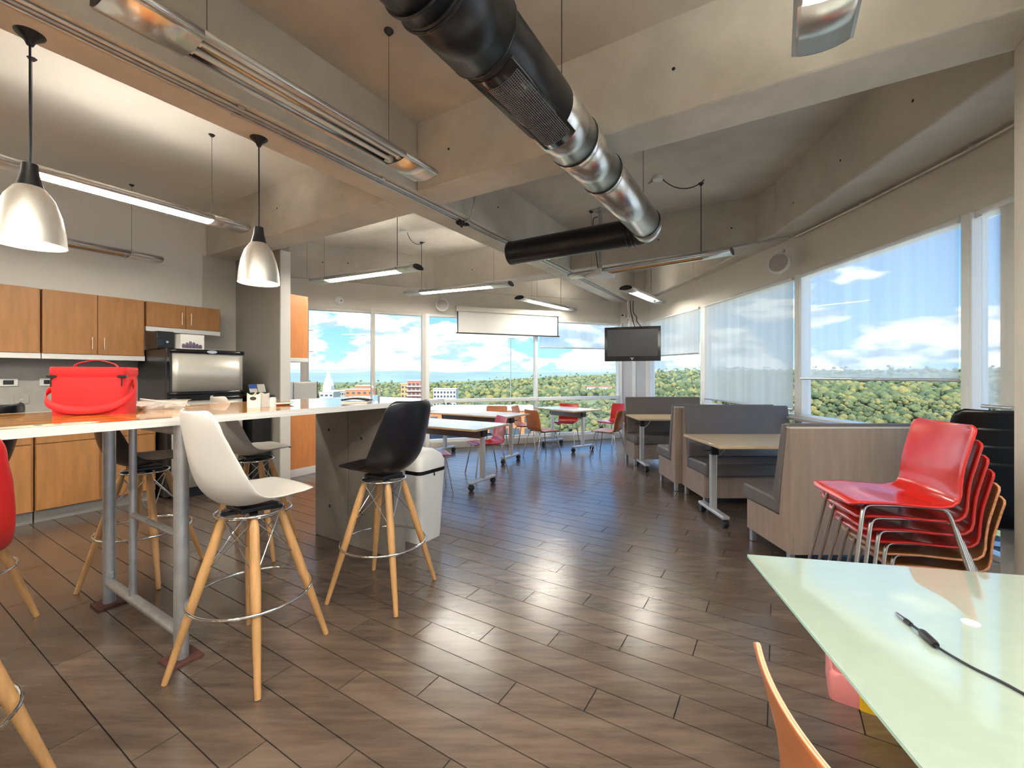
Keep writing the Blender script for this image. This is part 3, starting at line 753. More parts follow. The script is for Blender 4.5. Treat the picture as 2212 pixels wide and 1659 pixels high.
# takeaway tray with rubbish
tk = thing('takeaway_tray', 'clear plastic takeaway tray with crumpled wrapper beside the red bag', 'food tray', st(1.127, 3.20, CZ1), AR - R(30))
MB().grid([[Vector((x*k, y*k2, z)) for (x, y, z) in ((-0.10, 0, 0.0), (-0.12, 0, 0.045), (-0.135, 0, 0.05))] for k, k2 in ((1, 1),)] * 2) if False else None
m = MB(); 
lp = lambda w_, d_, z_: [Vector(p) for p in ((-w_, -d_, z_), (w_, -d_, z_), (w_, d_, z_), (-w_, d_, z_))]
vs = lp(0.09, 0.06, 0.002) + lp(0.11, 0.075, 0.045) + lp(0.125, 0.088, 0.048)
m._add(vs, [(0,1,2,3)] + [(i*4+k, i*4+(k+1) % 4, (i+1)*4+(k+1) % 4, (i+1)*4+k) for i in range(2) for k in range(4)])
m.build('tray', plastic_clear, tk, solid=0.0015)
def crumple(n, w, d, h, seed):
    rr = random.Random(seed)
    return MB().grid([[Vector((w*(i/n-0.5) + rr.uniform(-.3, .3)*w/n, d*(k/n-0.5) + rr.uniform(-.3, .3)*d/n, abs(rr.uniform(0.15, 1)*h))) for k in range(n+1)] for i in range(n+1)])
crumple(7, 0.16, 0.12, 0.035, 3).build('wrapper', plastic_clear, tk, loc=(0.05, -0.10, 0.001), solid=0.001)
crumple(6, 0.10, 0.10, 0.04, 5).build('napkin', mat('pink_paper', (0.68, 0.55, 0.52), 0.7, var=0.1, scale=10), tk, loc=(-0.12, -0.06, 0.001), solid=0.001)
MB().box(-0.05, 0.05, -0.03, 0.03, 0.004, 0.02).build('food_rest', card_tan, tk, bevel=0.006)
MB().tube([(-0.12, 0.03, 0.06), (0.02, 0.05, 0.035)], 0.004, 6).build('fork', white_pl, tk)
# napkin carton, salt
nb = thing('napkin_carton', 'white and tan folded napkin carton on the bar', 'carton', st(1.48, 2.80, CZ1), AR - R(60))
q = 0.045
def panel(pts, d): return MB().prism(pts, d)
MB().prism([(-q, -q, 0), (q, -q, 0), (q, -q, 0.098), (q*0.55, -q, 0.082), (q*0.1, -q, 0.078), (-q*0.5, -q, 0.08), (-q, -q, 0.092)], (0, 0.004, 0)).build('front_panel', paper, nb)
MB().prism([(-q, q, 0), (-q, -q, 0), (-q, -q, 0.092), (-q, -q*0.3, 0.078), (-q, q*0.4, 0.08), (-q, q, 0.096)], (0.004, 0, 0)).build('side_panel', card_tan, nb)
MB().prism([(q, q, 0), (q, -q, 0), (q, -q, 0.098), (q, 0, 0.085), (q, q, 0.09)], (-0.004, 0, 0)).build('side_panel', paper, nb)
MB().box(-q, q, q - 0.004, q, 0, 0.08).build('back_panel', paper, nb)
MB().lathe([(0.001, 0.001), (0.020, 0.001), (0.021, 0.0)], 20, Matrix.Translation((-0.005, -q - 0.0002, 0.058)) @ Matrix.Rotation(R(90), 4, 'X') @ Matrix.Diagonal((1, 0.55, 1, 1))).build('hand_hole', wire_dark, nb)
MB().box(-q + 0.006, q - 0.006, -q + 0.01, q - 0.01, 0.003, 0.06).build('napkins', paper, nb)
sl = thing('salt_shaker', 'small clear salt shaker behind the napkin carton', 'shaker', st(1.56, 2.78, CZ1), 0)
MB().lathe([(0.001, 0), (0.02, 0), (0.021, 0.05), (0.016, 0.062)], 20).build('jar', white_pl, sl, smooth=50)
MB().lathe([(0.017, 0.062), (0.017, 0.075), (0.001, 0.080)], 20).build('cap', black_pl, sl, smooth=50)
# plate with cutlery, remote, glass of water
pl = thing('snack_plate', 'round white plate with a knife on the bar past the carton', 'plate', st(1.68, 2.90, CZ1), AR)
MB().lathe([(0.001, 0.004), (0.05, 0.004), (0.085, 0.014), (0.087, 0.012), (0.05, 0.0), (0.001, 0.0)], 36).build('dish', paper, pl, smooth=50)
MB().box(-0.11, 0.11, -0.006, 0.006, 0.015, 0.018).build('knife', steel_leg, pl, bevel=0.001)
rm = thing('black_folder', 'slim black case lying open on the bar near the water glass', 'case', st(2.117, 2.66, CZ1), AR + R(115))
MB().grid([[Vector((-0.10 + 0.2*i/10, y, 0.020 + 0.012*math.sin(math.pi*i/10))) for y in (-0.04, 0.04)] for i in range(11)]).build('cover', black_pl, rm, solid=0.012, smooth=50)
MB().box(-0.098, 0.098, -0.035, 0.035, 0.0, 0.010).build('pages', paper, rm, bevel=0.002)
gw = thing('water_glass', 'clear tumbler half full of water at the end of the bar', 'glass', st(2.19, 2.535, CZ1), 0)
MB().lathe([(0.001, 0.0), (0.026, 0.0), (0.036, 0.13), (0.0345, 0.13), (0.0245, 0.008), (0.001, 0.008)], 32).build('tumbler', drink_glass, gw, smooth=50)
MB().lathe([(0.001, 0.009), (0.0240, 0.009), (0.0275, 0.055), (0.001, 0.055)], 32).build('water', drink_glass, gw, smooth=50)

# ================================================================== BAR STOOLS
def shell_rows(prof, widths, curv, nv=16, nu=26, r0=0.10, r1=0.06, pw=2.0, shift=0.0, grow=0.0):
    """moulded shell: profile curve, half widths and edge lift along it; r0, r1 round the corners of the front and the top"""
    dense = spline([(x, 0, z) for x, z in prof], 10)
    acc = [0.0]
    for i in range(1, len(dense)): acc.append(acc[-1] + (dense[i] - dense[i-1]).length)
    T = acc[-1]
    def at(d):
        for i in range(1, len(dense)):
            if acc[i] >= d - 1e-9:
                k = (d - acc[i-1]) / max(1e-9, acc[i] - acc[i-1]); return dense[i-1].lerp(dense[i], k)
        return dense[-1]
    def sm(lst, f):
        f *= len(lst) - 1; k = min(int(f), len(lst) - 2); g = f - k; g = g*g*(3 - 2*g)
        return lst[k]*(1-g) + lst[k+1]*g
    rows = []
    for i in range(nu + 1):
        u = 0.5 - 0.5 * math.cos(math.pi * i / nu); u = 0.35 * i / nu + 0.65 * u
        d = u * T; p = at(d); tg = (at(min(T, d + 0.004)) - at(max(0, d - 0.004))).normalized()
        nr = Vector((tg.z, 0, -tg.x)); w = sm(widths, u); c = sm(curv, u)
        if d < r0: w = w - r0 + math.sqrt(max(0, r0*r0 - (r0 - d)**2))
        if T - d < r1: w = w - r1 + math.sqrt(max(0, r1*r1 - (r1 - (T - d))**2))
        w += grow
        if i == 0: p = p - tg * grow
        if i == nu: p = p + tg * grow
        rows.append([p + Vector((0, w * v, 0)) + nr * (shift + c * abs(v) ** pw) for v in [(-1 + 2*q/(nv-1)) for q in range(nv)]])
    return rows
ST_PROF = [(0.240, -0.034), (0.205, -0.012), (0.10, -0.034), (0.0, -0.060), (-0.08, -0.064), (-0.15, -0.036), (-0.205, 0.025), (-0.235, 0.10), (-0.253, 0.19), (-0.268, 0.29), (-0.280, 0.395)]
ST_W = [0.195, 0.215, 0.228, 0.232, 0.235, 0.236, 0.232, 0.222, 0.205, 0.188]
ST_C = [-0.01, 0.006, 0.03, 0.055, 0.085, 0.105, 0.11, 0.10, 0.08, 0.06, 0.045]
SHELL = MB().grid(shell_rows(ST_PROF, ST_W, ST_C))
def bar_stool(label, x, y, base_rot, face, shell_m):
    t = thing('bar_stool', label, 'stool', (x, y, 0), base_rot, 'moulded bar stools around the bar')
    sh = SHELL.build('seat_shell', shell_m, t, smooth=80, solid=0.009, sub=1, loc=(0, 0, 0.83), rotz=face - base_rot)
    HT, HB, RT, RB = 0.715, 0.0, 0.115, 0.338
    for k in range(4):
        a = R(45 + 90*k); c, s_ = math.cos(a), math.sin(a)
        P = lambda r, z: Vector((r*c, r*s_, z))
        pts = [P(RT, HT), P(RT + (RB-RT)*0.06, HT*0.94), P(RT + (RB-RT)*0.4, HT*0.6), P(RT + (RB-RT)*0.97, HT*0.03), P(RB, 0.0)]
        lg = MB().tube(pts, [0.012, 0.0205, 0.0225, 0.0135, 0.0125], 14).build('leg', beech, t, smooth=50)
        MB().tube([P(RT - 0.002, HT + 0.012), P(RT + 0.006, HT - 0.05)], 0.006, 6).build('bracket', black_pl, lg, smooth=60)
    for k in range(4):
        a0, a1 = R(45 + 90*k), R(135 + 90*k)
        rad = lambda z: RT + (RB - RT) * (1 - z / HT)
        Q = lambda a, z: Vector((rad(z)*math.cos(a), rad(z)*math.sin(a), z))
        MB().tube([Q(a0, 0.70), Q(a1, 0.46)], 0.0028, 6).build('brace', chrome, t, smooth=60)
        MB().tube([Q(a1, 0.70), Q(a0, 0.46)], 0.0028, 6).build('brace', chrome, t, smooth=60)
    MB().ring((0, 0, 0.325), 0.262, 0.0075, 56, 8).build('foot_ring', chrome, t, smooth=60)
    MB().ring((0, 0, 0.722), 0.135, 0.006, 40, 8).build('top_ring', chrome, t, smooth=60)
    pm_ = MB()
    for k in range(2):
        M = Matrix.Rotation(R(45 + 90*k), 4, 'Z'); pm_.box(-0.128, 0.128, -0.018, 0.018, 0.714, 0.730, M)
    pm_.build('base_plate', black_pl, t, bevel=0.003)
    MB().box(-0.085, 0.085, -0.085, 0.085, 0.732, 0.756, Matrix.Rotation(face - base_rot, 4, 'Z')).build('swivel_plate', black_pl, t, bevel=0.006)
    return t
bar_stool('white moulded bar stool with wooden legs in front of the bar', -1.272, 2.113, R(-10.7), R(55), white_sh)
bar_stool('black moulded bar stool by the concrete leg of the bar', -0.822, 2.762, R(-16.8), R(150), black_sh)
bar_stool('warm grey bar stool partly hidden behind the bar', -2.03, 3.39, R(8), R(50), grey_sh)
bar_stool('black bar stool behind the galvanised table frame', -2.547, 2.99, R(7), R(52), black_sh)
bar_stool('black bar stool at the left edge behind the red one', -2.98, 2.25, R(-4), R(200), black_sh)
bar_stool('red bar stool cut off at the left edge', -1.79, 1.225, R(3), R(148), red_sh)

# ================================================================== PLYWOOD CHAIRS
CH_PROF = [(0.225, 0.428), (0.205, 0.447), (0.10, 0.450), (-0.02, 0.440), (-0.12, 0.436), (-0.175, 0.452), (-0.20, 0.50), (-0.215, 0.60), (-0.238, 0.70), (-0.262, 0.80)]
CH_W = [0.21, 0.213, 0.215, 0.215, 0.21, 0.205, 0.20, 0.20, 0.20, 0.20]
CH_C = [0.0, 0.0, 0.006, 0.010, 0.012, 0.018, 0.024, 0.026, 0.024, 0.020]
CHAIR = MB().grid(shell_rows(CH_PROF, CH_W, CH_C, nv=14, nu=26, r0=0.04, r1=0.035))
def chair(label, x, y, face, shell_m, z=0.0, group='plywood chairs at the tables', legm=steel_leg):
    t = thing('plywood_chair', label, 'chair', (x, y, z), face, group)
    sh = CHAIR.build('seat_shell', shell_m, t, smooth=70, solid=0.011)
    if shell_m is not red_ply:
        sh.data.materials.append(ply_edge); sh.modifiers['thickness'].material_offset_rim = 1
    md = sh.modifiers.new('edge', 'BEVEL'); md.width = 0.003; md.segments = 2; md.limit_method = 'ANGLE'; md.angle_limit = R(50)
    for sx in (-1, 1):
        for fx, ft in ((0.15, 0.235), (-0.15, -0.255)):
            pts = [(fx*0.25, sx*0.14, 0.428)] + bezier((fx*0.75, sx*0.15, 0.428), (fx*1.05, sx*0.155, 0.428), (fx*1.08, sx*0.16, 0.425), (fx*1.16, sx*0.17, 0.36), 6) + [(ft, sx*0.215, 0.004)]
            MB().tube(pts, 0.0085, 10).build('leg', legm, t, smooth=60)
        MB().tube([(0.06, sx*0.14, 0.428), (-0.06, sx*0.14, 0.428)], 0.0085, 10).build('side_rail', legm, t, smooth=60)
    MB().tube([(0.0, -0.14, 0.426), (0.0, 0.14, 0.426)], 0.0085, 10).build('cross_rail', legm, t, smooth=60)
    return t
chair('red chair on the far side of the front table', -0.36, 6.02, R(205), red_ply)
chair('red chair half hidden behind the white bin', -0.98, 5.15, R(20), red_ply)
chair('orange wood chair with its back to the far window', -0.32, 7.95, R(262), cherry_ply)
chair('orange wood chair behind another at the far table', 0.28, 8.12, R(-20), cherry_ply)
chair('orange wood chair at the near left side of the far table', 0.52, 7.38, R(32), cherry_ply)
chair('orange wood chair at the right of the far table', 1.62, 7.28, R(146), cherry_ply)
chair('red chair at the far right beside the windows', 2.02, 8.72, R(215), red_ply)
chair('red chair tucked behind the far table', 1.10, 8.72, R(250), red_ply)
# stack of six
pitch, shx, shy = 0.072, -0.066, -0.036
for k in range(6):
    nm = ['bottom chair of the stack, brown plywood', 'brown plywood chair, second from the bottom of the stack', 'red chair, third from the bottom of the stack', 'red chair, fourth from the bottom of the stack', 'red chair just under the top of the stack', 'glossy red chair on top of the stack beside the column'][k]
    chair(nm, 2.13 + shx*k, 2.27 + shy*k, R(167), brown_ply if k < 2 else red_ply, pitch*k, 'stacked plywood chairs')
# chair whose curved back rises in the lower right corner
fc = chair('cherry plywood chair with curved back at the near glass table', 0.735, 0.715, R(-11), cherry_ply, group='plywood chairs at the tables')
for sh_ in (-0.0026, 0.0026):
    MB().grid(shell_rows(CH_PROF, CH_W, CH_C, nv=14, nu=26, r0=0.04, r1=0.035, shift=sh_, grow=0.0009)).build('veneer_line', mat('pale_veneer', (0.72, 0.47, 0.33), 0.5, var=0.1, scale=20), fc, smooth=70, solid=0.0014)
# black chairs stacked behind the column
BK_PROF = [(0.21, 0.44), (0.0, 0.43), (-0.15, 0.44), (-0.20, 0.50), (-0.235, 0.66), (-0.275, 0.86)]
BKC = MB().grid(shell_rows(BK_PROF, [0.19, 0.21, 0.21, 0.205, 0.2, 0.18], [0, 0.01, 0.02, 0.03, 0.03, 0.02], nv=12, nu=18, r0=0.04, r1=0.05))
for k in range(4):
    nm = ['lowest black chair of the stack by the right window', 'second black chair up in the window stack', 'third black chair up in the window stack', 'topmost black chair of the stack by the right window'][k]
    t = thing('black_chair', nm, 'chair', (3.045 - 0.012*k, 2.77 - 0.015*k, 0.105*k), R(50), 'stacked black chairs')
    BKC.build('seat_shell', black_sh, t, smooth=70, solid=0.012)
    for sx in (-1, 1):
        for fx in (0.16, -0.2):
            MB().tube([(fx*0.6, sx*0.16, 0.42), (fx, sx*0.18, 0.38), (fx*1.2, sx*0.20, 0.004)], 0.010, 8).build('leg', black_pl, t, smooth=60)

# ================================================================== ROLLING TABLES
def roll_table(label, origin, rotz, L, Dp, top_m, edge_m, zt=0.75, foot=0.52, inset=0.14, footc=0.5, legs=(0, 1), group='folding tables on castors', frame_m=silver_paint, rail=True):
    """origin = near-left corner; local x along the length, y across the depth"""
    t = thing('rolling_table', label, 'table', origin, rotz, group)
    MB().box(0.0, L, 0.0, Dp, zt - 0.026, zt - 0.002).build('edge', edge_m, t, bevel=0.004)
    MB().box(0.003, L - 0.003, 0.003, Dp - 0.003, zt - 0.002, zt).build('tabletop', top_m, t)
    yc = Dp * footc
    for k in legs:
        x = inset if k == 0 else L - inset
        lg = MB().box(x - 0.03, x + 0.03, yc - 0.022, yc + 0.022, 0.10, zt - 0.03).build('leg', frame_m, t, bevel=0.006)
        MB().box(x - 0.035, x + 0.035, yc - foot/2, yc + foot/2, 0.075, 0.11).build('foot_bar', frame_m, t, bevel=0.012)
        MB().box(x - 0.04, x + 0.04, yc - 0.05, yc + 0.05, zt - 0.13, zt - 0.027).build('hinge_block', black_pl, lg, bevel=0.008)
        MB().tube([(x - 0.04, yc - 0.03, zt - 0.09), (x - 0.11 if k == 0 else x + 0.11, yc - 0.03, zt - 0.09)], 0.006, 6).build('lever', black_pl, lg, smooth=60)
        xb = x + (0.03 if k == 0 else -0.03); xs = 1 if k == 0 else -1
        MB().tube(bezier((xb, yc, zt - 0.15), (xb + xs*0.05, yc, zt - 0.13), (xb + xs*0.09, yc, zt - 0.08), (xb + xs*0.10, yc, zt - 0.03), 8), 0.007, 8).build('brace', frame_m, lg, smooth=60)
        for e_ in (-1, 1):
            y = yc + e_ * (foot/2 - 0.03)
            c = MB().lathe([(0.012, -0.024), (0.034, -0.022), (0.036, -0.012), (0.036, 0.012), (0.034, 0.022), (0.012, 0.024)], 20, Matrix.Translation((x, y, 0.036)) @ Matrix.Rotation(R(90), 4, 'Y'), True).build('castor', black_pl, t, smooth=50)
            MB().box(x - 0.012, x + 0.012, y - 0.02, y + 0.02, 0.05, 0.085).build('castor_fork', black_pl, c, bevel=0.004)
    if rail:
        MB().box(inset, L - inset, yc + 0.03, yc + 0.055, zt - 0.15, zt - 0.035).build('modesty_rail', mat('rail_grey', (0.16, 0.155, 0.16), 0.4, 0.3, var=0.06, scale=5), t, bevel=0.004)
    return t
# along b: local x = b, local y = -a -> use origin at far corner, rotated AR+90
def btable(label, s0, s1, t0, t1, **k):
    return roll_table(label, st(s1, t0), AR + R(90), t1 - t0, s1 - s0, tabletop_m, table_edge, **k)
btable('white topped folding table on castors nearest the bar', 4.02, 4.80, 2.98, 4.58, footc=0.56)
btable('white topped folding table on castors in the second row', 5.50, 6.24, 3.50, 5.15)
roll_table('white topped folding table by the corner windows', (1.66, 7.95, 0), R(124), 1.15, 0.70, tabletop_m, table_edge)
# booth tables
roll_table('maple topped booth table between the nearer benches', (1.83, 3.80, 0), 0, 1.34, 0.80, booth_top_m, booth_top_m, zt=0.755, inset=0.10, footc=0.42, group='booth tables', rail=False)
roll_table('maple topped booth table between the far benches', (1.83, 6.20, 0), 0, 1.25, 0.75, booth_top_m, booth_top_m, zt=0.755, inset=0.10, footc=0.28, group='booth tables', rail=False)

# ================================================================== BOOTH BENCHES
def bench(label, x0, yb, L, sgn):
    """yb: plane of the back panel; sgn +1 seat towards +y"""
    t = thing('booth_bench', label, 'bench', (x0, yb, 0), 0, 'booth benches along the windows')
    Y = lambda y: sgn * y
    prof = [(0.0, 0.10), (0.0, 1.0), (0.045, 1.0), (0.115, 0.52), (0.135, 0.34), (0.57, 0.34), (0.57, 0.10)]
    for xs in (0.0, L - 0.03):
        MB().prism([(xs, Y(y), z) for y, z in prof], (0.03, 0, 0)).build('side_panel', booth_wood, t, bevel=0.002, seg=1)
    MB().box(0.03, L - 0.03, min(Y(0.0), Y(0.022)), max(Y(0.0), Y(0.022)), 0.10, 1.0).build('back_panel', booth_wood, t, bevel=0.002, seg=1)
    MB().box(0.03, L - 0.03, min(Y(0.55), Y(0.57)), max(Y(0.55), Y(0.57)), 0.10, 0.335).build('front_panel', booth_wood, t, bevel=0.002, seg=1)
    MB().box(0.03, L - 0.03, min(Y(0.03), Y(0.55)), max(Y(0.03), Y(0.55)), 0.30, 0.335).build('seat_board', booth_wood, t)
    MB().box(0.0, L, min(Y(0.0), Y(0.05)), max(Y(0.0), Y(0.05)), 1.001, 1.010).build('top_strip', alu_tan, t)
    # upholstery
    def cush(name, poly, bev):
        MB().prism([(-0.006, Y(y), z) for y, z in poly], (L + 0.012, 0, 0)).build(name, leather, t, bevel=bev, smooth=60, seg=4)
    cush('seat_cushion', [(0.14, 0.345), (0.14, 0.46), (0.63, 0.47), (0.635, 0.335)], 0.022)
    cush('back_cushion', [(0.055, 1.03), (0.10, 1.03), (0.215, 0.47), (0.15, 0.40), (0.125, 0.52), (0.052, 1.0)], 0.012)
    for xs in (0.012, L - 0.055):
        for y in (0.03, 0.515):
            MB().prism([(xs, Y(y), 0.10), (xs + 0.04, Y(y), 0.10), (xs + 0.04, Y(y + 0.04), 0.10), (xs, Y(y + 0.04), 0.10)], (0.0, 0, -0.098)).build('leg', alu, t, bevel=0.004)
    return t
bench('nearest booth bench turned away beside the red chair stack', 1.985, 3.07, 1.17, 1)
bench('second booth bench facing the camera behind the maple table', 2.0, 5.06, 1.17, -1)
bench('third booth bench standing back to back with the second', 1.93, 5.10, 1.20, 1)
bench('farthest booth bench facing the camera near the television', 1.86, 7.14, 1.20, -1)

# ================================================================== BIN
bn = thing('waste_bin', 'tall white plastic waste bin with black liner at the bar end', 'bin', st(2.72, 2.645, 0), AR)
def rloop(w, d, r, z, n=5):
    pts = []
    for cx_, cy_, a0 in ((w-r, d-r, 0), (-w+r, d-r, 90), (-w+r, -d+r, 180), (w-r, -d+r, 270)):
        for i in range(n + 1):
            a = R(a0 + 90*i/n); pts.append(Vector((cx_ + r*math.cos(a), cy_ + r*math.sin(a), z)))
    return pts
def loft(loops):
    L = len(loops[0]); m = MB()
    return m._add([p for l in loops for p in l], [(i*L+k, i*L+(k+1) % L, (i+1)*L+(k+1) % L, (i+1)*L+k) for i in range(len(loops)-1) for k in range(L)] + [tuple(range(L))[::-1], tuple(range((len(loops)-1)*L, len(loops)*L))])
loft([rloop(0.135, 0.165, 0.04, 0.0), rloop(0.14, 0.17, 0.045, 0.03), rloop(0.165, 0.20, 0.05, 0.57)]).build('body', bin_white, bn, smooth=50)
loft([rloop(0.167, 0.202, 0.05, 0.57), rloop(0.168, 0.203, 0.05, 0.60)]).build('liner', gloss_black, bn, smooth=50)
loft([rloop(0.165, 0.20, 0.05, 0.60), rloop(0.165, 0.20, 0.05, 0.66), rloop(0.15, 0.185, 0.06, 0.71), rloop(0.10, 0.14, 0.06, 0.75), rloop(0.03, 0.05, 0.02, 0.76)]).build('lid', bin_white, bn, smooth=60)
MB().tube([(0.0, -0.205, 0.57), (0.0, -0.208, 0.545)], 0.006, 6).build('liner_tail', gloss_black, bn)

# ================================================================== GLASS TABLE
GR = R(-11.5)
gt = thing('glass_table', 'frosted green glass table cropped by the lower right corner', 'table', (0.844, 1.544, 0), GR)
gm = bpy.data.materials.new('frosted_glass'); gm.use_nodes = True
gb = gm.node_tree.nodes['Principled BSDF']; gb.inputs['Base Color'].default_value = (0.40, 0.47, 0.41, 1); gb.inputs['Roughness'].default_value = 0.035
gb.inputs['Specular IOR Level'].default_value = 0.9; gb.inputs['Coat Weight'].default_value = 1.0; gb.inputs['Coat Roughness'].default_value = 0.01; gb.inputs['Coat IOR'].default_value = 1.7
gn = gm.node_tree.nodes.new('ShaderNodeTexNoise'); gn.inputs['Scale'].default_value = 30
gr_ = gm.node_tree.nodes.new('ShaderNodeValToRGB'); gr_.color_ramp.elements[0].color = (0.29, 0.36, 0.31, 1); gr_.color_ramp.elements[1].color = (0.33, 0.40, 0.345, 1)
gm.node_tree.links.new(gn.outputs['Fac'], gr_.inputs[0]); gm.node_tree.links.new(gr_.outputs[0], gb.inputs['Base Color'])
GZ = 0.74
MB().box(0, 1.55, -0.95, 0, GZ - 0.012, GZ).build('glass_top', [gm], gt, bevel=0.002)
MB().box(-0.001, 1.551, -0.951, 0.001, GZ - 0.0105, GZ - 0.0015).build('glass_edge', glass_green_edge, gt)
# steel frame set well in from the edge so that the glass reads as a slab
fm = MB()
for x in (0.55, 1.35):
    for y in (-0.80, -0.22):
        MB().tube([(x, y, 0.0), (x, y, GZ - 0.045)], 0.025, 14).build('leg', alu, gt, smooth=60)
for y in (-0.80, -0.22):
    MB().box(0.55, 1.35, y - 0.02, y + 0.02, GZ - 0.06, GZ - 0.03).build('frame_rail', alu, gt, bevel=0.003)
for x in (0.55, 1.35):
    MB().box(x - 0.02, x + 0.02, -0.80, -0.22, GZ - 0.06, GZ - 0.03).build('frame_rail', alu, gt, bevel=0.003)
for x in (0.55, 1.35):
    for y in (-0.80, -0.22):
        MB().lathe([(0.022, GZ - 0.03), (0.022, GZ - 0.012)], 20, Matrix.Translation((x, y, 0)), True).build('stand_off', alu, gt)
Mi = Matrix.Rotation(-GR, 4, 'Z') @ Matrix.Translation((-0.844, -1.544, 0))
dp = Mi @ Vector(((2097-CX)/F_PX*1.1138, 1.1138, GZ))
MB().lathe([(0.001, 0.003), (0.016, 0.003), (0.0185, 0.0022), (0.0185, 0.0)], 28, Matrix.Translation((dp.x, dp.y, GZ))).build('fixing_cap', white_pl, gt, smooth=50)
# cable lying on the glass
def gp(u, v, z=GZ):
    y = F_PX * (EYE - z) / (v - CY); return Vector(((u - CX) / F_PX * y, y, z))
cb = thing('laptop_cable', 'black power cable with ferrite lying on the glass table', 'cable', (0, 0, 0), 0)
pa, pb, pc = gp(1936, 1330), gp(1990, 1372), gp(2022, 1402)
up = Vector((0, 0, 0.007))
MB().tube([pa + up, pa.lerp(pb, 0.42) + up], [0.0035, 0.0055], 10).build('plug', mat('plug_steel', (0.35, 0.37, 0.40), 0.2, 0.9, var=0.1, scale=9), cb, smooth=50)
MB().tube([pa.lerp(pb, 0.40) + up, pa.lerp(pb, 0.62) + up], [0.0060, 0.0050], 10).build('plug_sleeve', black_pl, cb, smooth=50)
MB().tube([pb + Vector((0, 0, 0.009)), pb.lerp(pc, 0.1) + Vector((0, 0, 0.009)), pb.lerp(pc, 0.9) + Vector((0, 0, 0.009)), pc + Vector((0, 0, 0.009))], [0.007, 0.0088, 0.0088, 0.007], 14).build('ferrite', black_pl, cb, smooth=50)
cable_pts = spline([pa.lerp(pb, 0.6) + up, pb + up, pc + up, gp(2090, 1440) + Vector((0, 0, 0.004)), gp(2160, 1475) + Vector((0, 0, 0.004)), gp(2260, 1525) + Vector((0, 0, 0.004)), gp(2400, 1560) + Vector((0, 0, 0.004))], 8)
MB().tube(cable_pts, 0.0030, 8).build('cord', black_pl, cb, smooth=60)
# toy step under the table
ty = thing('toy_step', 'pink and yellow plastic toy step under the glass table', 'toy', (1.52, 1.86, 0), R(-32))
loft([rloop(0.13, 0.11, 0.03, 0.0), rloop(0.13, 0.11, 0.03, 0.10), rloop(0.12, 0.10, 0.03, 0.115)]).build('base', pink_pl, ty, smooth=50)
loft([rloop(0.115, 0.095, 0.03, 0.115), rloop(0.10, 0.08, 0.03, 0.26)]).build('upper_block', pink_pl, ty, smooth=50)
loft([rloop(0.075, 0.014, 0.012, 0.0), rloop(0.075, 0.014, 0.012, 0.105), rloop(0.065, 0.012, 0.010, 0.22)]).build('yellow_panel', yellow_pl, ty, loc=(0.045, -0.105, 0), smooth=50)
loft([rloop(0.055, 0.10, 0.03, 0.0), rloop(0.055, 0.10, 0.03, 0.20)]).build('yellow_block', yellow_pl, ty, loc=(0.14, 0.0, 0), smooth=50)

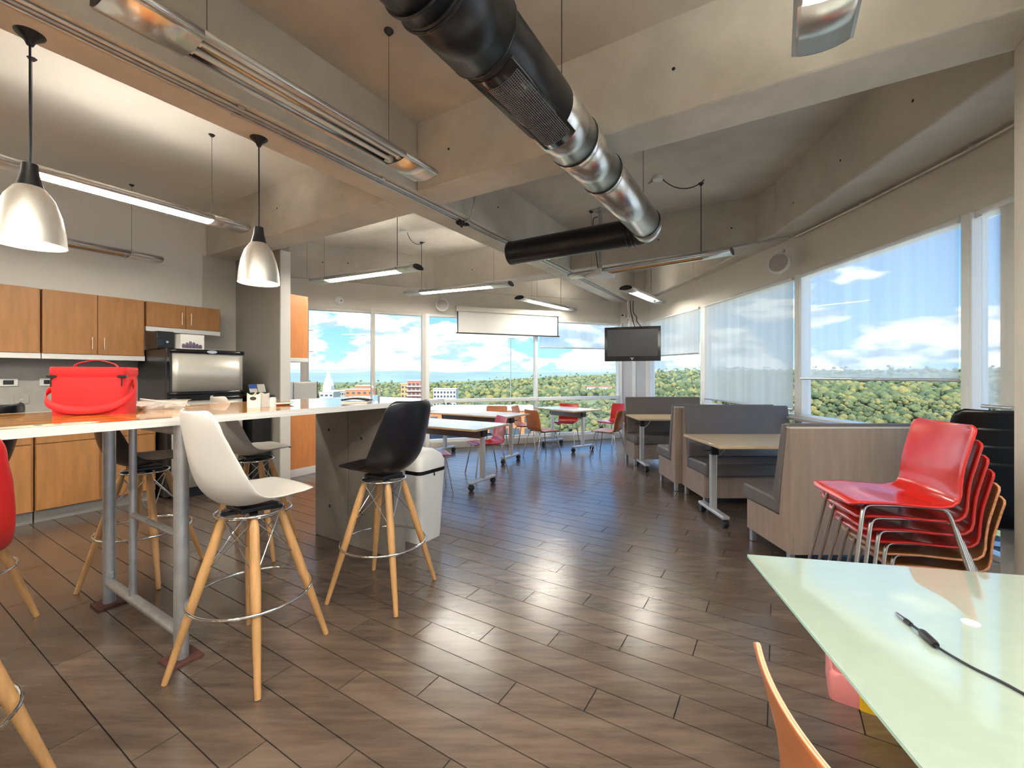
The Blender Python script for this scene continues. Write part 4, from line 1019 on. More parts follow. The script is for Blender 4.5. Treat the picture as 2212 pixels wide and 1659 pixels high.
# ================================================================== LAMPS
def arch(w, h, n=10):
    """cross-section of the luminaire body: flat-ish bottom, bowed top"""
    top = [(w/2 * math.cos(math.pi*i/n), 0.012 + h * math.sin(math.pi*i/n) ** 0.8) for i in range(n + 1)]
    return top
def luminaire(label, p0, p1, z, lit='on', wires=((0.18, None), (0.82, None)), thick=True, group='suspended fluorescent lamps'):
    P0, P1 = Vector((p0[0], p0[1], 0)), Vector((p1[0], p1[1], 0)); d = (P1 - P0); L = d.length; d.normalize()
    t = thing('ceiling_lamp', label, 'lamp', (P0.x, P0.y, z), math.atan2(d.y, d.x), group)
    w, h = 0.215, 0.055
    a = arch(w, h)
    # hollow body: outer arch minus channel
    rows = []
    for x in (0.0, L):
        rows.append([Vector((x, y, zz)) for y, zz in a])
    ce = min(0.30, L * 0.17)
    sec = lambda x, i0, i1: [Vector((x, y, zz)) for y, zz in a[i0:i1]]
    bm_ = MB().grid([sec(0.0, 0, 11), sec(ce, 0, 11)]).grid([sec(L - ce, 0, 11), sec(L, 0, 11)])
    bm_.grid([sec(ce, 0, 5), sec(L - ce, 0, 5)]).grid([sec(ce, 6, 11), sec(L - ce, 6, 11)])      # open slot added on top to send part of the light up to the ceiling
    bm_.build('body', alu, t, smooth=50, solid=0.004)
    # side flanges
    for s_ in (-1, 1):
        MB().box(0.0, L, min(s_*w/2, s_*(w/2 - 0.028)), max(s_*w/2, s_*(w/2 - 0.028)), 0.004, 0.012).build('flange', alu, t)
    ce = min(0.30, L * 0.17)
    for k, (x0, x1) in enumerate(((0.0, ce), (L - ce, L))):
        rows = [[Vector((x, y, 0.010 - 0.020 * (1 - (y/(w/2))**2))) for y in [(-w/2 + w*i/8) for i in range(9)]] for x in (x0, x1)]
        MB().grid(rows).build('end_cover', alu, t, smooth=50, solid=0.004)
        xe = 0.0 if k == 0 else L
        pts = [Vector((xe, y, zz)) for y, zz in a] + [Vector((xe, y, 0.010 - 0.020 * (1 - (y/(w/2))**2))) for y in [(-w/2 + w*i/8) for i in range(1, 8)]]
        MB().prism(pts, (0.006 if k else -0.006, 0, 0)).build('end_cap', black_pl, t)
    tm = {'on': tube_on, 'far': tube_dim, 'off': tube_off, 'amber': tube_warm}[lit]
    for s_ in (-1, 1):
        MB().tube([(ce - 0.01, s_*0.038, 0.020), (L - ce + 0.01, s_*0.038, 0.020)], 0.013, 10).build('tube', tm if s_ == 1 or lit in ('on', 'far') else tube_off, t, smooth=60)
        for x in (ce + 0.006, L - ce - 0.006):
            MB().box(x - 0.012, x + 0.012, s_*0.038 - 0.016, s_*0.038 + 0.016, 0.004, 0.045).build('lamp_holder', white_pl, t, bevel=0.003)
    MB().box(ce, L - ce, -0.018, 0.018, 0.036, 0.050).build('reflector_ridge', alu, t)
    for k, (f, thickw) in enumerate(wires):
        top = ZC - z
        MB().tube([(L*f, 0, 0.06), (L*f, 0, top - 0.0)], 0.0045 if thickw else 0.0016, 6).build('cable' if thickw else 'hanger_wire', wire_dark, t)
        MB().lathe([(0.012, top - 0.03), (0.03, top - 0.008), (0.03, top)], 16, Matrix.Translation((L*f, 0, 0)), True).build('ceiling_cap', wire_dark, t, smooth=50)
    return t
LZ = 2.78
def sp2(s, t): p = st(s, t); return (p.x, p.y)
luminaire('long aluminium fluorescent lamp, unlit, above the bar stools', sp2(0.56, 2.13), sp2(2.29, 2.13), LZ, 'off', ((0.2, None), (0.8, None)))
luminaire('fluorescent lamp end at the top right of the picture', sp2(0.5, -0.16), sp2(2.27, -0.16), LZ, 'on')
luminaire('lit fluorescent lamp over the kitchen aisle', sp2(0.45, 4.42), sp2(2.2, 4.42), LZ, 'far', ((0.2, None), (0.84, None)))
luminaire('unlit fluorescent lamp close to the kitchen wall', sp2(0.45, 6.37), sp2(2.2, 6.37), LZ - 0.03, 'amber', ((0.2, None), (0.85, None)))
luminaire('lit fluorescent lamp hanging left before the far windows', (-2.95, 6.46), (-1.22, 5.60), LZ - 0.02, 'far', ((0.1, None), (0.82, True)))
luminaire('lit fluorescent lamp above the middle of the far tables', (-1.77, 7.30), (-0.02, 6.52), 2.74, 'far', ((0.15, True), (0.85, None)))
luminaire('lit fluorescent lamp in front of the projection screen', (0.13, 7.68), (1.28, 9.10), 2.74, 'far', ((0.2, None), (0.75, True)))
luminaire('lit fluorescent lamp to the right of the television', (1.80, 6.82), (2.80, 8.15), 2.74, 'far', ((0.2, None), (0.7, True)))
luminaire('unlit amber tubed fluorescent lamp under the second cross beam', (0.83, 6.0), (2.44, 4.78), 2.73, 'amber', ((0.15, None), (0.84, True)))
luminaire('lit fluorescent lamp overhead, just out of the picture', sp2(-0.6, 0.45), sp2(1.05, 0.45), LZ, 'on')  # unseen, added to brighten the ceiling bay around the duct
luminaire('lit fluorescent lamp over the kitchen, left of the picture', sp2(-1.55, 4.42), sp2(0.2, 4.42), LZ, 'on')  # added out of view to brighten the kitchen wall
luminaire('lit fluorescent lamp to the right of the camera', sp2(0.1, -1.45), sp2(1.8, -1.45), LZ, 'on')  # added out of view to light the near bay and cross beam
luminaire('lit fluorescent lamp over the bar, above the picture', sp2(-1.25, 1.68), sp2(0.4, 1.68), LZ, 'on')  # unseen fill lamp, added to lift the dark slab over the bar
# unseen lamps of the same type, added behind the camera to brighten the room
for k, (s0, t_) in enumerate(((-3.0, 2.13), (-3.0, -0.16), (-3.6, 4.42))):
    luminaire(['lit fluorescent lamp behind the camera, in line with the bar', 'lit fluorescent lamp behind the camera, in line with the duct', 'lit fluorescent lamp behind the camera, in line with the kitchen'][k], sp2(s0, t_), sp2(s0 + 1.75, t_), LZ, 'on', ((0.2, None), (0.8, None)))

def pendant(label, s, t, drop):
    o = thing('pendant_lamp', label, 'lamp', st(s, t, ZB), 0, 'bell pendants over the bar')
    MB().lathe([(0.001, -0.055), (0.012, -0.055), (0.02, -0.035), (0.052, -0.006), (0.055, 0.0), (0.001, 0.0)], 28).build('canopy', black_pl, o, smooth=50)
    zb = -drop
    MB().tube([(0, 0, -0.05), (0.001, 0, -drop*0.5), (0, 0, zb + 0.375)], 0.0045, 8).build('cord', cord_blue, o, smooth=60)
    MB().lathe([(0.001, zb + 0.385), (0.028, zb + 0.382), (0.032, zb + 0.335), (0.044, zb + 0.288), (0.048, zb + 0.272), (0.001, zb + 0.272)], 28).build('socket_cover', black_pl, o, smooth=50)
    prof = [(0.030, 0.285), (0.055, 0.268), (0.085, 0.22), (0.108, 0.15), (0.121, 0.075), (0.126, 0.015), (0.128, 0.0)]
    sh = MB().lathe([(r, zb + z) for r, z in prof], 48).build('shade', alu_brushed, o, smooth=60)
    MB().lathe([(r - 0.003, zb + z + (0.0 if z == 0 else -0.002)) for r, z in prof], 48).build('shade_lining', shade_in, o, smooth=60)
    MB().lathe([(0.001, zb + 0.03), (0.022, zb + 0.036), (0.032, zb + 0.06), (0.028, zb + 0.09), (0.015, zb + 0.12), (0.014, zb + 0.2)], 20).build('bulb', bulb_on, o, smooth=60)
    return o
pendant('brushed metal bell pendant lamp cut by the left edge', 0.54, 3.02, 1.0)
pendant('brushed metal bell pendant lamp hanging nearer the far windows', 1.60, 3.02, 0.99)

# ================================================================== DUCT
dt = thing('air_duct', 'round black and galvanised air duct under the ceiling with elbow', 'duct', st(0, 1.077, 2.835), AR)
def dsec(name, s0, s1, r0, r1, m, parent=dt, flange=True):
    return MB().lathe([(r0, s0), (r1, s1)], 48, Matrix.Rotation(R(90), 4, 'Y')).build(name, m, parent, smooth=60, solid=0.004)
def dring(s, r, m, w=0.012):
    return MB().tube([(s, r*math.cos(2*math.pi*i/48), r*math.sin(2*math.pi*i/48)) for i in range(48)], w*0.5, 8, closed=True).build('joint_ring', m, dt, smooth=60)
dsec('section', -5.0, 1.18, 0.178, 0.176, duct_black)
dring(1.12, 0.180, gloss_black, 0.016); dring(1.20, 0.180, gloss_black, 0.016)
dsec('section', 1.18, 1.50, 0.176, 0.175, duct_black)
dsec('section', 1.50, 2.10, 0.165, 0.160, duct_black)
dring(1.50, 0.172, gloss_black, 0.014)
dsec('section', 2.10, 2.48, 0.160, 0.157, galv)
dring(2.47, 0.158, gloss_black, 0.012); dring(2.52, 0.155, galv, 0.014)
dsec('section', 2.48, 2.98, 0.152, 0.147, galv)
dring(2.96, 0.149, gloss_black, 0.012); dring(3.01, 0.147, galv, 0.014)
dsec('section', 2.98, 4.22, 0.143, 0.139, galv)
dring(4.14, 0.142, gloss_black, 0.010); dring(4.20, 0.143, galv, 0.012)
# elbow towards +b
el = []
nE = 10
for i in range(nE + 1):
    a = R(90) * i / nE; c = Vector((4.22 + 0.15*math.sin(a), 0.15*(1 - math.cos(a)), 0)); dr = Vector((math.cos(a), math.sin(a), 0)); sd = Vector((-math.sin(a), math.cos(a), 0))
    el.append([c + sd*0.139*math.cos(2*math.pi*k/40) + Vector((0, 0, 0.139*math.sin(2*math.pi*k/40))) for k in range(41)])
MB().grid(el[:6]).build('elbow', galv, dt, smooth=60, solid=0.004)
MB().grid(el[5:]).build('elbow_outlet', duct_black, dt, smooth=60, solid=0.004)
MB().lathe([(0.136, 0.14), (0.136, 1.60), (0.139, 1.60), (0.139, 1.635), (0.125, 1.64), (0.001, 1.64)], 48, Matrix.Translation((4.37, 0, 0)) @ Matrix.Rotation(R(-90), 4, 'X')).build('branch', duct_black, dt, smooth=50)
for y in (0.17, 0.22): MB().tube([(4.37 + 0.14*math.cos(2*math.pi*i/48), y, 0.14*math.sin(2*math.pi*i/48)) for i in range(48)], 0.006, 8, closed=True).build('joint_ring', gloss_black, dt, smooth=60)
# supply grille on the lower side of the duct, facing the bar
ga, gb_ = R(-72), R(-8)       # angle about the duct axis measured from +t
rows = []
def gpt(s, a, r): return Vector((s, -r*math.cos(a) if False else r*math.cos(a), r*math.sin(a)))
A0, A1 = R(180 + 40), R(180 + 108)
rows = [[Vector((s, -0.170*math.cos(a) * -1, 0.170*math.sin(a))) for a in [A0 + (A1 - A0)*i/16 for i in range(17)]] for s in (1.54, 2.20)]
gr = MB().grid(rows).build('grille_frame', gloss_black, dt, smooth=60, solid=0.004)
gm2 = MB(); 
for i in range(1, 18):
    a = A0 + (A1 - A0) * (0.06 + 0.88 * i / 18); gm2.tube([(1.60, 0.1735*math.cos(a), 0.1735*math.sin(a)), (2.15, 0.1735*math.cos(a), 0.1735*math.sin(a))], 0.0016, 4)
for j in range(46):
    s = 1.60 + 0.55 * j / 45; gm2.tube([(s, 0.1735*math.cos(a), 0.1735*math.sin(a)) for a in [A0 + (A1 - A0)*(0.1 + 0.8*i/10) for i in range(11)]], 0.0016, 4)
gg = gm2.build('grille_mesh', mat('mesh_steel', (0.25, 0.23, 0.24), 0.4, 0.8, var=0.1, scale=40), gr); gg['kind'] = 'stuff'
for s, y in ((1.30, 0.0), (2.30, 0.0), (2.98, 0.0), (4.1, 0.0)):
    MB().tube([(s, 0.0, 0.15), (s, 0.0, ZC - 2.835)], 0.0025, 6).build('hanger_rod', wire_dark, dt)

# ================================================================== CONDUITS
def pipe(name, label, pts, r, m=alu, cat='conduit', clamps=(), group=None):
    o = thing(name, label, cat, (0, 0, 0), 0, group)
    MB().tube(pts, r, 8).build('pipe', m, o, smooth=60)
    for c in clamps:
        c = Vector(c); MB().box(-0.02, 0.02, -0.028, 0.028, -0.008, 0.012, Matrix.Translation(c) @ Matrix.Rotation(AR, 4, 'Z')).build('clamp', alu, o, bevel=0.003)
    return o
for k, tt in enumerate((2.765, 2.80, 2.838)):
    pipe('conduit', ['conduit along the main beam, nearest the duct', 'middle conduit along the main beam underside', 'conduit along the main beam, nearest the kitchen'][k], [st(-4.0, tt, ZB - 0.012), st(9.3, tt, ZB - 0.012)], (0.011, 0.011, 0.009)[k], alu if k != 1 else galv_leg, clamps=[st(s, tt, ZB - 0.008) for s in ((0.2, 1.35, 2.45, 3.6, 4.9, 6.4, 8.0) if k == 0 else (1.37, 2.47, 3.62, 6.42))], group='conduits under the main beam')
jb = thing('junction_knot', 'dark knot of cables on the main beam conduits', 'cable knot', st(3.55, 2.80, ZB - 0.035), AR)
rr = random.Random(4)
for k in range(5):
    MB().tube(spline([(rr.uniform(-.09, .09), rr.uniform(-.04, .04), rr.uniform(-.02, .02)) for _ in range(6)], 4), 0.007, 6).build('cable', wire_dark, jb, smooth=60)
bp_ = pipe('drop_conduit', 'bent conduit dropping from the cross beam to the main beam', [st(3.16, 2.60, ZC), st(3.40, 2.60, 3.45)] + bezier(st(3.5, 2.6, 3.25), st(3.5, 2.6, 3.05), st(3.52, 2.64, 2.98), st(3.55, 2.76, 2.975), 8), 0.011, galv_leg)
cr = [(2.62, 0.3), (2.78, 1.0), (3.02, 2.0), (3.21, 2.75), (3.245, 3.07), (3.28, 4.0), (3.275, 4.95)]
pipe('wall_conduit', 'steel conduit along the top of the right header wall', [(x - 0.015, y, ZB - 0.025) for x, y in cr], 0.014, mat('conduit_tan', (0.62, 0.56, 0.47), 0.3, 0.7, var=0.05, scale=5), clamps=[(3.22, 3.0, ZB - 0.025), (3.255, 4.0, ZB - 0.025)])
pipe('beam_conduit', 'conduit under the second cross beam joining the wall conduit', [st(6.1, 0.85, ZB - 0.015), st(6.02, 0.35, ZB - 0.015), (3.2, 4.98, ZB - 0.02)], 0.012, galv_leg, clamps=[st(6.05, 0.5, ZB - 0.014)])
# electrical drop near the booths
ed = thing('lamp_feed', 'ceiling junction box with cable swagged to the amber lamp', 'junction box', (1.63, 4.82, ZC), 0)
MB().lathe([(0.055, -0.035), (0.055, 0.0)], 20, None, True).build('box', white_pl, ed, smooth=50)
MB().tube([(-0.05, 0.16, -0.012), (-0.01, 0.03, -0.02)], 0.012, 8).build('pipe_stub', alu, ed, smooth=60)
pts = bezier((0.05, 0.0, -0.02), (0.2, 0.0, -0.18), (0.4, -0.02, -0.16), (0.52, 0.0, -0.03), 14)
MB().tube(pts, 0.006, 6).build('cord', wire_dark, ed, smooth=60)
e2 = thing('lamp_feed', 'ceiling rose with cable swagged beside the main beam', 'junction box', (-1.66, 6.62, ZC), 0)
MB().lathe([(0.06, -0.02), (0.06, 0.0)], 20, None, True).build('rose', white_pl, e2, smooth=50)
MB().tube(bezier((0.05, 0, -0.02), (0.1, 0.05, -0.2), (0.15, 0.3, -0.15), (0.22, 0.5, -0.02), 12), 0.005, 6).build('cord', wire_dark, e2, smooth=60)

# ================================================================== PROJECTOR, SCREEN, TV, SPEAKERS
pj = thing('projector', 'white projector on a dark ceiling pole behind the duct', 'projector', (1.19, 5.80, ZC), R(40))
MB().box(-0.10, 0.10, -0.08, 0.08, -0.012, 0.0).build('ceiling_plate', galv_leg, pj, bevel=0.003)
MB().tube([(0, 0, -0.01), (0, 0, -0.80)], 0.025, 12).build('pole', galv_leg, pj, smooth=60)
MB().tube(spline([(-0.06, 0.0, -0.10), (-0.13, 0.02, -0.16), (-0.10, 0.02, -0.4), (-0.05, 0.0, -0.8)], 6), 0.006, 6).build('cable', wire_dark, pj, smooth=60)
MB().box(-0.16, 0.16, -0.13, 0.13, -0.91, -0.81).build('body', white_pl, pj, bevel=0.02, seg=3)
MB().lathe([(0.035, 0.0), (0.035, 0.03), (0.02, 0.032), (0.001, 0.025)], 24, Matrix.Translation((0.06, 0.13, -0.86)) @ Matrix.Rotation(R(-90), 4, 'X')).build('lens', gloss_black, pj, smooth=50)
# projection screen in front of the far windows
p4, q4 = Vector((*FAC[2], 0)), Vector((*FAC[3], 0)); d4 = (q4 - p4).normalized(); n4 = Vector((d4.y, -d4.x, 0))
A = p4 + d4 * 0.60 + n4 * 0.10
ps = thing('projection_screen', 'partly lowered projection screen across the far windows', 'screen', (A.x, A.y, 0), math.atan2(d4.y, d4.x))
SL = 2.10
MB().box(0.0, SL, -0.004, 0.004, 2.20, 2.60).build('fabric', screen_fab, ps)
MB().box(-0.02, 0.0, -0.005, 0.005, 2.20, 2.60).build('border', black_pl, ps)
MB().box(SL, SL + 0.025, -0.005, 0.005, 2.20, 2.60).build('border', black_pl, ps)
MB().tube([(-0.04, 0, 2.19), (SL + 0.05, 0, 2.19)], 0.014, 10).build('weight_bar', wire_dark, ps, smooth=60)
MB().box(-0.05, SL + 0.05, -0.05, 0.05, 2.60, 2.70).build('housing', header_paint, ps, bevel=0.01)
# television hung in the corner
tv = thing('television', 'black flat television hanging in the far corner', 'television', (2.34, 8.40, 1.66), R(-20))
tw, th = 0.53, 0.335
MB().box(-tw, tw, 0.0, 0.075, 0.0, 2*th).build('casing', black_pl, tv, bevel=0.012)
MB().box(-tw + 0.002, tw - 0.002, -0.012, 0.0, 0.0, 2*th).build('bezel', gloss_black, tv, bevel=0.006)
MB().box(-tw + 0.055, tw - 0.055, -0.0145, -0.011, 0.095, 2*th - 0.055).build('display', tv_screen, tv)
MB().box(-0.035, 0.035, -0.0145, -0.011, 0.055, 0.066).build('badge', alu, tv)
MB().lathe([(0.001, 0.002), (0.012, 0.002), (0.013, 0)], 16, Matrix.Translation((0.0, -0.0125, 0.035)) @ Matrix.Rotation(R(90), 4, 'X')).build('power_button', alu, tv)
MB().tube([(0, 0.075, th), (0.0, 0.35, th), (0.12, 0.75, th)], 0.03, 10).build('wall_arm', black_pl, tv, smooth=60)
for k, (u_, z_) in enumerate(((-0.11, 1.13), (0.02, 1.02))):
    c = thing('wall_socket', ['white socket on the header above the television, left', 'white socket on the header above the television, lower'][k], 'outlet', (2.56 + u_*0.8, 9.47 - u_*0.75, 1.66 + z_ - 0.12), R(-39), 'sockets above the television')
    MB().box(-0.06, 0.06, -0.05, 0.0, 0.0, 0.08).build('cover_plate', white_pl, c, bevel=0.008)
    MB().box(-0.025, 0.025, -0.056, -0.05, 0.02, 0.055).build('plug', black_pl, c, bevel=0.004)
kc = thing('tv_cables', 'loose cables running from the beam end down to the television', 'cable', (0, 0, 0), 0)
for k in range(3):
    MB().tube(spline([(2.45 + 0.06*k, 9.15, 2.96), (2.50 + 0.05*k, 9.25, 2.75), (2.48 + 0.09*k, 9.2, 2.62), (2.42 + 0.08*k, 8.9, 2.50), (2.30 + 0.15*k, 8.55, 2.30)], 6), 0.011 if k else 0.016, 6).build('cord', wire_dark if k else white_pl, kc, smooth=60)
def speaker(label, pos, face, tilt=-8, r=0.12):
    o = thing('round_speaker', label, 'speaker', pos, face, 'round wall speakers')
    M = Matrix.Rotation(R(90), 4, 'Y')
    M = Matrix.Rotation(R(tilt), 4, 'Y') @ M
    MB().lathe([(0.001, -0.07), (0.06, -0.07), (r*0.92, -0.02), (r, 0.0), (r, 0.014), (r*0.82, 0.024)], 36, M).build('housing', white_pl, o, smooth=50)
    MB().lathe([(r*0.84, 0.018), (r*0.6, 0.022), (0.001, 0.025)], 36, M).build('grille', speaker_mesh, o, smooth=50)
    MB().tube([(-0.05, 0, 0.02), (-0.10, 0, 0.10), (-0.13, 0, 0.18)], 0.012, 8).build('bracket', alu, o, smooth=60)
    return o
speaker('round white speaker on the far header above the window mullion', (-1.30, 8.02, 2.69), R(-75))
speaker('round white speaker on the right header near the wall conduit', (3.10, 5.0, 2.68), R(215), r=0.125)
sd_ = thing('smoke_detector', 'round white detector on the far header wall', 'detector', (-2.955, 7.455, 2.72), math.atan2(-1.83, 0.83) + R(0))
n = faroff(FAC[1], FAC[2], 1.0); sd_.rotation_euler = (0, 0, math.atan2(n.y, n.x))
sd_.location = (-2.99 + n.x*0.0, 7.46 + n.y*0.0, 2.68)
M = Matrix.Rotation(R(90), 4, 'Y')
MB().lathe([(0.075, 0.0), (0.075, 0.03), (0.055, 0.05), (0.001, 0.055)], 32, M).build('housing', white_pl, sd_, smooth=50)
MB().lathe([(0.001, 0.003), (0.010, 0.002), (0.012, 0.0)], 16, Matrix.Translation((0.052, 0.03, -0.01)) @ M).build('sensor', black_pl, sd_)

# ================================================================== OUTSIDE
def ground_z(x, y):
    d = math.hypot(x, y)
    az = x / max(y, 1)
    rise = 0.006 + 0.036 * max(0.0, min(1.0, (az + 0.15) / 0.55))
    return -26 + max(0, d - 170) * rise * (1 if d < 900 else 900 / d) + 2.0 * mnoise.noise(Vector((x*0.008, y*0.008, 0)))
gmat = mat('meadow', (0.20, 0.24, 0.10), 0.9, var=0.35, scale=0.02, coords='World', detail=8)
rows = []
for i in range(50):
    d = 40 + (1500 - 40) * (i / 49) ** 1.7
    rows.append([Vector((d*math.sin(R(a)), d*math.cos(R(a)), ground_z(d*math.sin(R(a)), d*math.cos(R(a))))) for a in range(-50, 71, 2)])
g = MB().grid(rows).build('terrain', gmat, smooth=80); g['kind'] = 'structure'; g['label'] = 'green valley floor far below the windows'
# mountains and hills: distance haze is painted into their base colours
def ridge(name, dist, h, seed, col, a0=-55, a1=75):
    rows = []
    for i in range(4):
        k = i / 3
        row = []
        for j in range(131):
            a = R(a0 + (a1 - a0) * j / 130); D = dist * (1 + 0.25*k)
            hh = h * (0.35 + 0.9 * max(0, mnoise.noise(Vector((a*5 + seed, seed*1.3, 0))) * 0.8 + mnoise.noise(Vector((a*17 + seed, 3.1, 0))) * 0.25 + 0.35))
            row.append(Vector((D*math.sin(a), D*math.cos(a), -30 + (hh + 30) * math.sin(k * math.pi / 2))))
        rows.append(row)
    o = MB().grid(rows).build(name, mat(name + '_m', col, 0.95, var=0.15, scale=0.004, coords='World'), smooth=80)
    o['kind'] = 'structure'; return o
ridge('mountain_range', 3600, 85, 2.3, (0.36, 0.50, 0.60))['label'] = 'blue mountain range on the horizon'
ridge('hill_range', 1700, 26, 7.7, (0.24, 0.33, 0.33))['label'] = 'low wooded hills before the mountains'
# trees as one canopy mass
ico_bm = bmesh.new(); bmesh.ops.create_icosphere(ico_bm, subdivisions=2, radius=1.0)
ICO_V = [v.co.copy() for v in ico_bm.verts]; ICO_F = [tuple(v.index for v in f.verts) for f in ico_bm.faces]; ico_bm.free()
ico_bm = bmesh.new(); bmesh.ops.create_icosphere(ico_bm, subdivisions=1, radius=1.0)
ICO1_V = [v.co.copy() for v in ico_bm.verts]; ICO1_F = [tuple(v.index for v in f.verts) for f in ico_bm.faces]; ico_bm.free()
leafm = bpy.data.materials.new('tree_leaves'); leafm.use_nodes = True
ln = leafm.node_tree; lb = ln.nodes['Principled BSDF']; lb.inputs['Roughness'].default_value = 0.8
lg_ = ln.nodes.new('ShaderNodeNewGeometry'); lr = ln.nodes.new('ShaderNodeValToRGB')
lr.color_ramp.elements[0].color = (0.06, 0.10, 0.045, 1); lr.color_ramp.elements[1].color = (0.50, 0.38, 0.10, 1)
e_ = lr.color_ramp.elements.new(0.55); e_.color = (0.20, 0.245, 0.10, 1)
lnz = ln.nodes.new('ShaderNodeTexNoise'); lnz.inputs['Scale'].default_value = 1.6; lnz.inputs['Detail'].default_value = 5
ln.links.new(lg_.outputs['Position'], lnz.inputs['Vector'])
lm_ = ln.nodes.new('ShaderNodeMath'); lm_.operation = 'MULTIPLY_ADD'; lm_.inputs[1].default_value = 0.7
ln.links.new(lg_.outputs['Random Per Island'], lm_.inputs[0])
ls_ = ln.nodes.new('ShaderNodeMath'); ls_.operation = 'SUBTRACT'; ls_.inputs[1].default_value = 0.35; ln.links.new(lnz.outputs['Fac'], ls_.inputs[0]); ln.links.new(ls_.outputs[0], lm_.inputs[2])
lbn = ln.nodes.new('ShaderNodeTexNoise'); lbn.inputs['Scale'].default_value = 1.3; lbn.inputs['Detail'].default_value = 6; lbn.inputs['Roughness'].default_value = 0.7
lbp = ln.nodes.new('ShaderNodeBump'); lbp.inputs['Strength'].default_value = 1.0; lbp.inputs['Distance'].default_value = 1.2
ln.links.new(lg_.outputs['Position'], lbn.inputs['Vector']); ln.links.new(lbn.outputs['Fac'], lbp.inputs['Height']); ln.links.new(lbp.outputs[0], lb.inputs['Normal'])
ln.links.new(lm_.outputs[0], lr.inputs[0]); ln.links.new(lr.outputs[0], lb.inputs['Base Color'])
fv, ff = [], []
rt = random.Random(11)
def canopy(x, y, r, h, fine):
    V_, F_ = (ICO_V, ICO_F) if fine else (ICO1_V, ICO1_F)
    z = ground_z(x, y); o = len(fv); sd0 = rt.uniform(0, 50)
    for v in V_:
        k = 1 + 0.38 * mnoise.noise(v * 2.1 + Vector((sd0, 0, 0))) + (0.2 * mnoise.noise(v * 5 + Vector((0, sd0, 0))) if fine else 0)
        fv.append((x + v.x*r*k, y + v.y*r*k, z + h + v.z*r*0.85*k))
    ff.extend(tuple(i + o for i in f) for f in F_)
for k in range(9500):
    a = R(rt.uniform(-38, 60)); d = 150 + 850 * rt.random() ** 1.15
    x, y = d*math.sin(a), d*math.cos(a)
    u = math.degrees(a)
    if u < 2 and d < 420 and rt.random() < 0.80: continue
    if u < -3 and rt.random() < 0.45: continue
    if mnoise.noise(Vector((x*0.006, y*0.006, 4))) < -0.28: continue
    tall = rt.random() < 0.08 and d > 450
    if d < 340:
        for q in range(6):
            canopy(x + rt.gauss(0, 2.0), y + rt.gauss(0, 2.0), rt.uniform(0.9, 2.0), rt.uniform(2.5, 7.5), False)
    else:
        canopy(x, y, rt.uniform(1.9, 4.4) * (0.6 if tall else 1), rt.uniform(3, 6) + (7 if tall else 0), False)
me = bpy.data.meshes.new('forest_canopy'); me.from_pydata(fv, [], ff); me.materials.append(leafm)
me.polygons.foreach_set('use_smooth', [True] * len(me.polygons))
fo = bpy.data.objects.new('forest_canopy', me); COL.objects.link(fo)
tag(fo, 'sunlit mass of green and yellow treetops outside the windows', 'trees', kind='stuff')

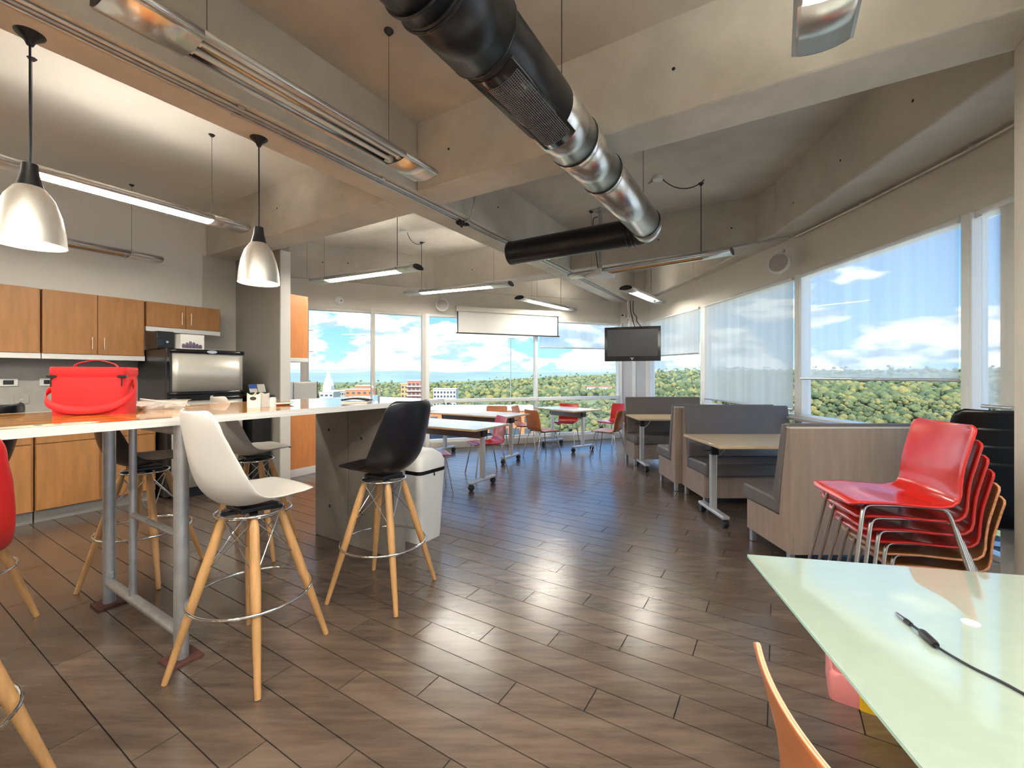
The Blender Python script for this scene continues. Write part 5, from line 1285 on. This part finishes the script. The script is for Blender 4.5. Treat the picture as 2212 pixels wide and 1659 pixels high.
# buildings
b_or = mat('facade_orange', (0.62, 0.20, 0.075), 0.85, var=0.12, scale=0.3, coords='World')
b_red = mat('facade_brick', (0.48, 0.17, 0.12), 0.85, var=0.15, scale=0.5, coords='World')
b_wh = mat('facade_white', (0.72, 0.69, 0.64), 0.85, var=0.08, scale=0.3, coords='World')
b_gl = mat('facade_glass', (0.07, 0.09, 0.11), 0.25, var=0.2, scale=0.5, coords='World')
b_gr = mat('facade_grey', (0.34, 0.35, 0.34), 0.8, var=0.1, scale=0.3, coords='World')
def building(label, u0, u1, vtop, dist, m, floors, cols, depth=14, base=None, rot=0.0, winw=0.6, roof=None, bands=False):
    x0, x1 = (u0-CX)/F_PX*dist, (u1-CX)/F_PX*dist
    top = EYE + (CY - vtop)/F_PX*dist
    b0 = ground_z((x0+x1)/2, dist) - 3 if base is None else base
    t = thing('building', label, 'building', ((x0+x1)/2, dist, b0), rot)
    w, h = (x1 - x0), top - b0
    MB().box(-w/2, w/2, 0, depth, 0, h).build('walls', m, t)
    fh = 3.2
    for f in range(floors):
        zf = h - 1.0 - (f + 1) * fh + 1.0
        for c in range(cols):
            xc = -w/2 + w * (c + 0.5) / cols; ww = w / cols * winw
            wd = MB().box(xc - ww/2, xc + ww/2, -0.12, 0.05, zf, zf + 1.6).build('window', b_gl, t)
        if bands:
            MB().box(-w/2 - 0.4, w/2 + 0.4, -1.0, 0.0, zf - 0.9, zf - 0.1).build('balcony', b_wh, t)
    MB().box(-w/2 - 0.3, w/2 + 0.3, -0.3, depth + 0.3, h, h + 0.6).build('roof', roof or b_wh, t)
    return t
building('orange building seen below the sill between the tables', 925, 1153, 887, 118, b_or, 3, 9, base=-34)
building('low orange building with white window frames outside', 745, 806, 842, 330, b_or, 2, 5, winw=0.5)
building('taller rear block of the low orange building', 768, 800, 834, 352, b_or, 1, 3, winw=0.4)
building('red brick apartment tower with balconies outside', 880, 916, 823, 300, b_red, 5, 4, bands=True)
building('narrow ochre tower beside the brick apartments', 866, 882, 829, 310, mat('facade_ochre', (0.62, 0.36, 0.16), 0.85, var=0.1, scale=0.3, coords='World'), 4, 2)
building('white apartment block right of the brick tower', 936, 985, 841, 340, b_wh, 4, 7)
building('grey long hall behind the bar end', 706, 748, 845, 380, b_gr, 1, 8)
building('small white and red roofed building among the trees', 1268, 1322, 836, 420, b_wh, 1, 8, roof=b_red)
building('pale white block low beside the spire', 690, 720, 848, 360, b_wh, 1, 3)
sp_ = thing('spire', 'white tapering tower standing above the city roofs', 'tower', ((710-CX)/F_PX*400, 400, -22), 0)
MB().lathe([(6.0, 0), (5.2, 14), (3.2, 20), (2.6, 21), (1.4, 25.5)], 8, None, True).build('shaft', b_wh, sp_)
MB().lathe([(1.4, 25.5), (0.2, 27.5)], 8, None, True).build('tip', b_wh, sp_)
cr_ = thing('tower_crane', 'slim crane mast against the clouds outside', 'crane', ((1103-CX)/F_PX*260, 260, -20), 0)
MB().tube([(0, 0, 0), (0, 0, 44)], 0.28, 4).build('mast', b_gr, cr_)
MB().tube([(-1.5, 0, 43.5), (2.2, 0, 43.8)], 0.22, 4).build('jib', b_gr, cr_)
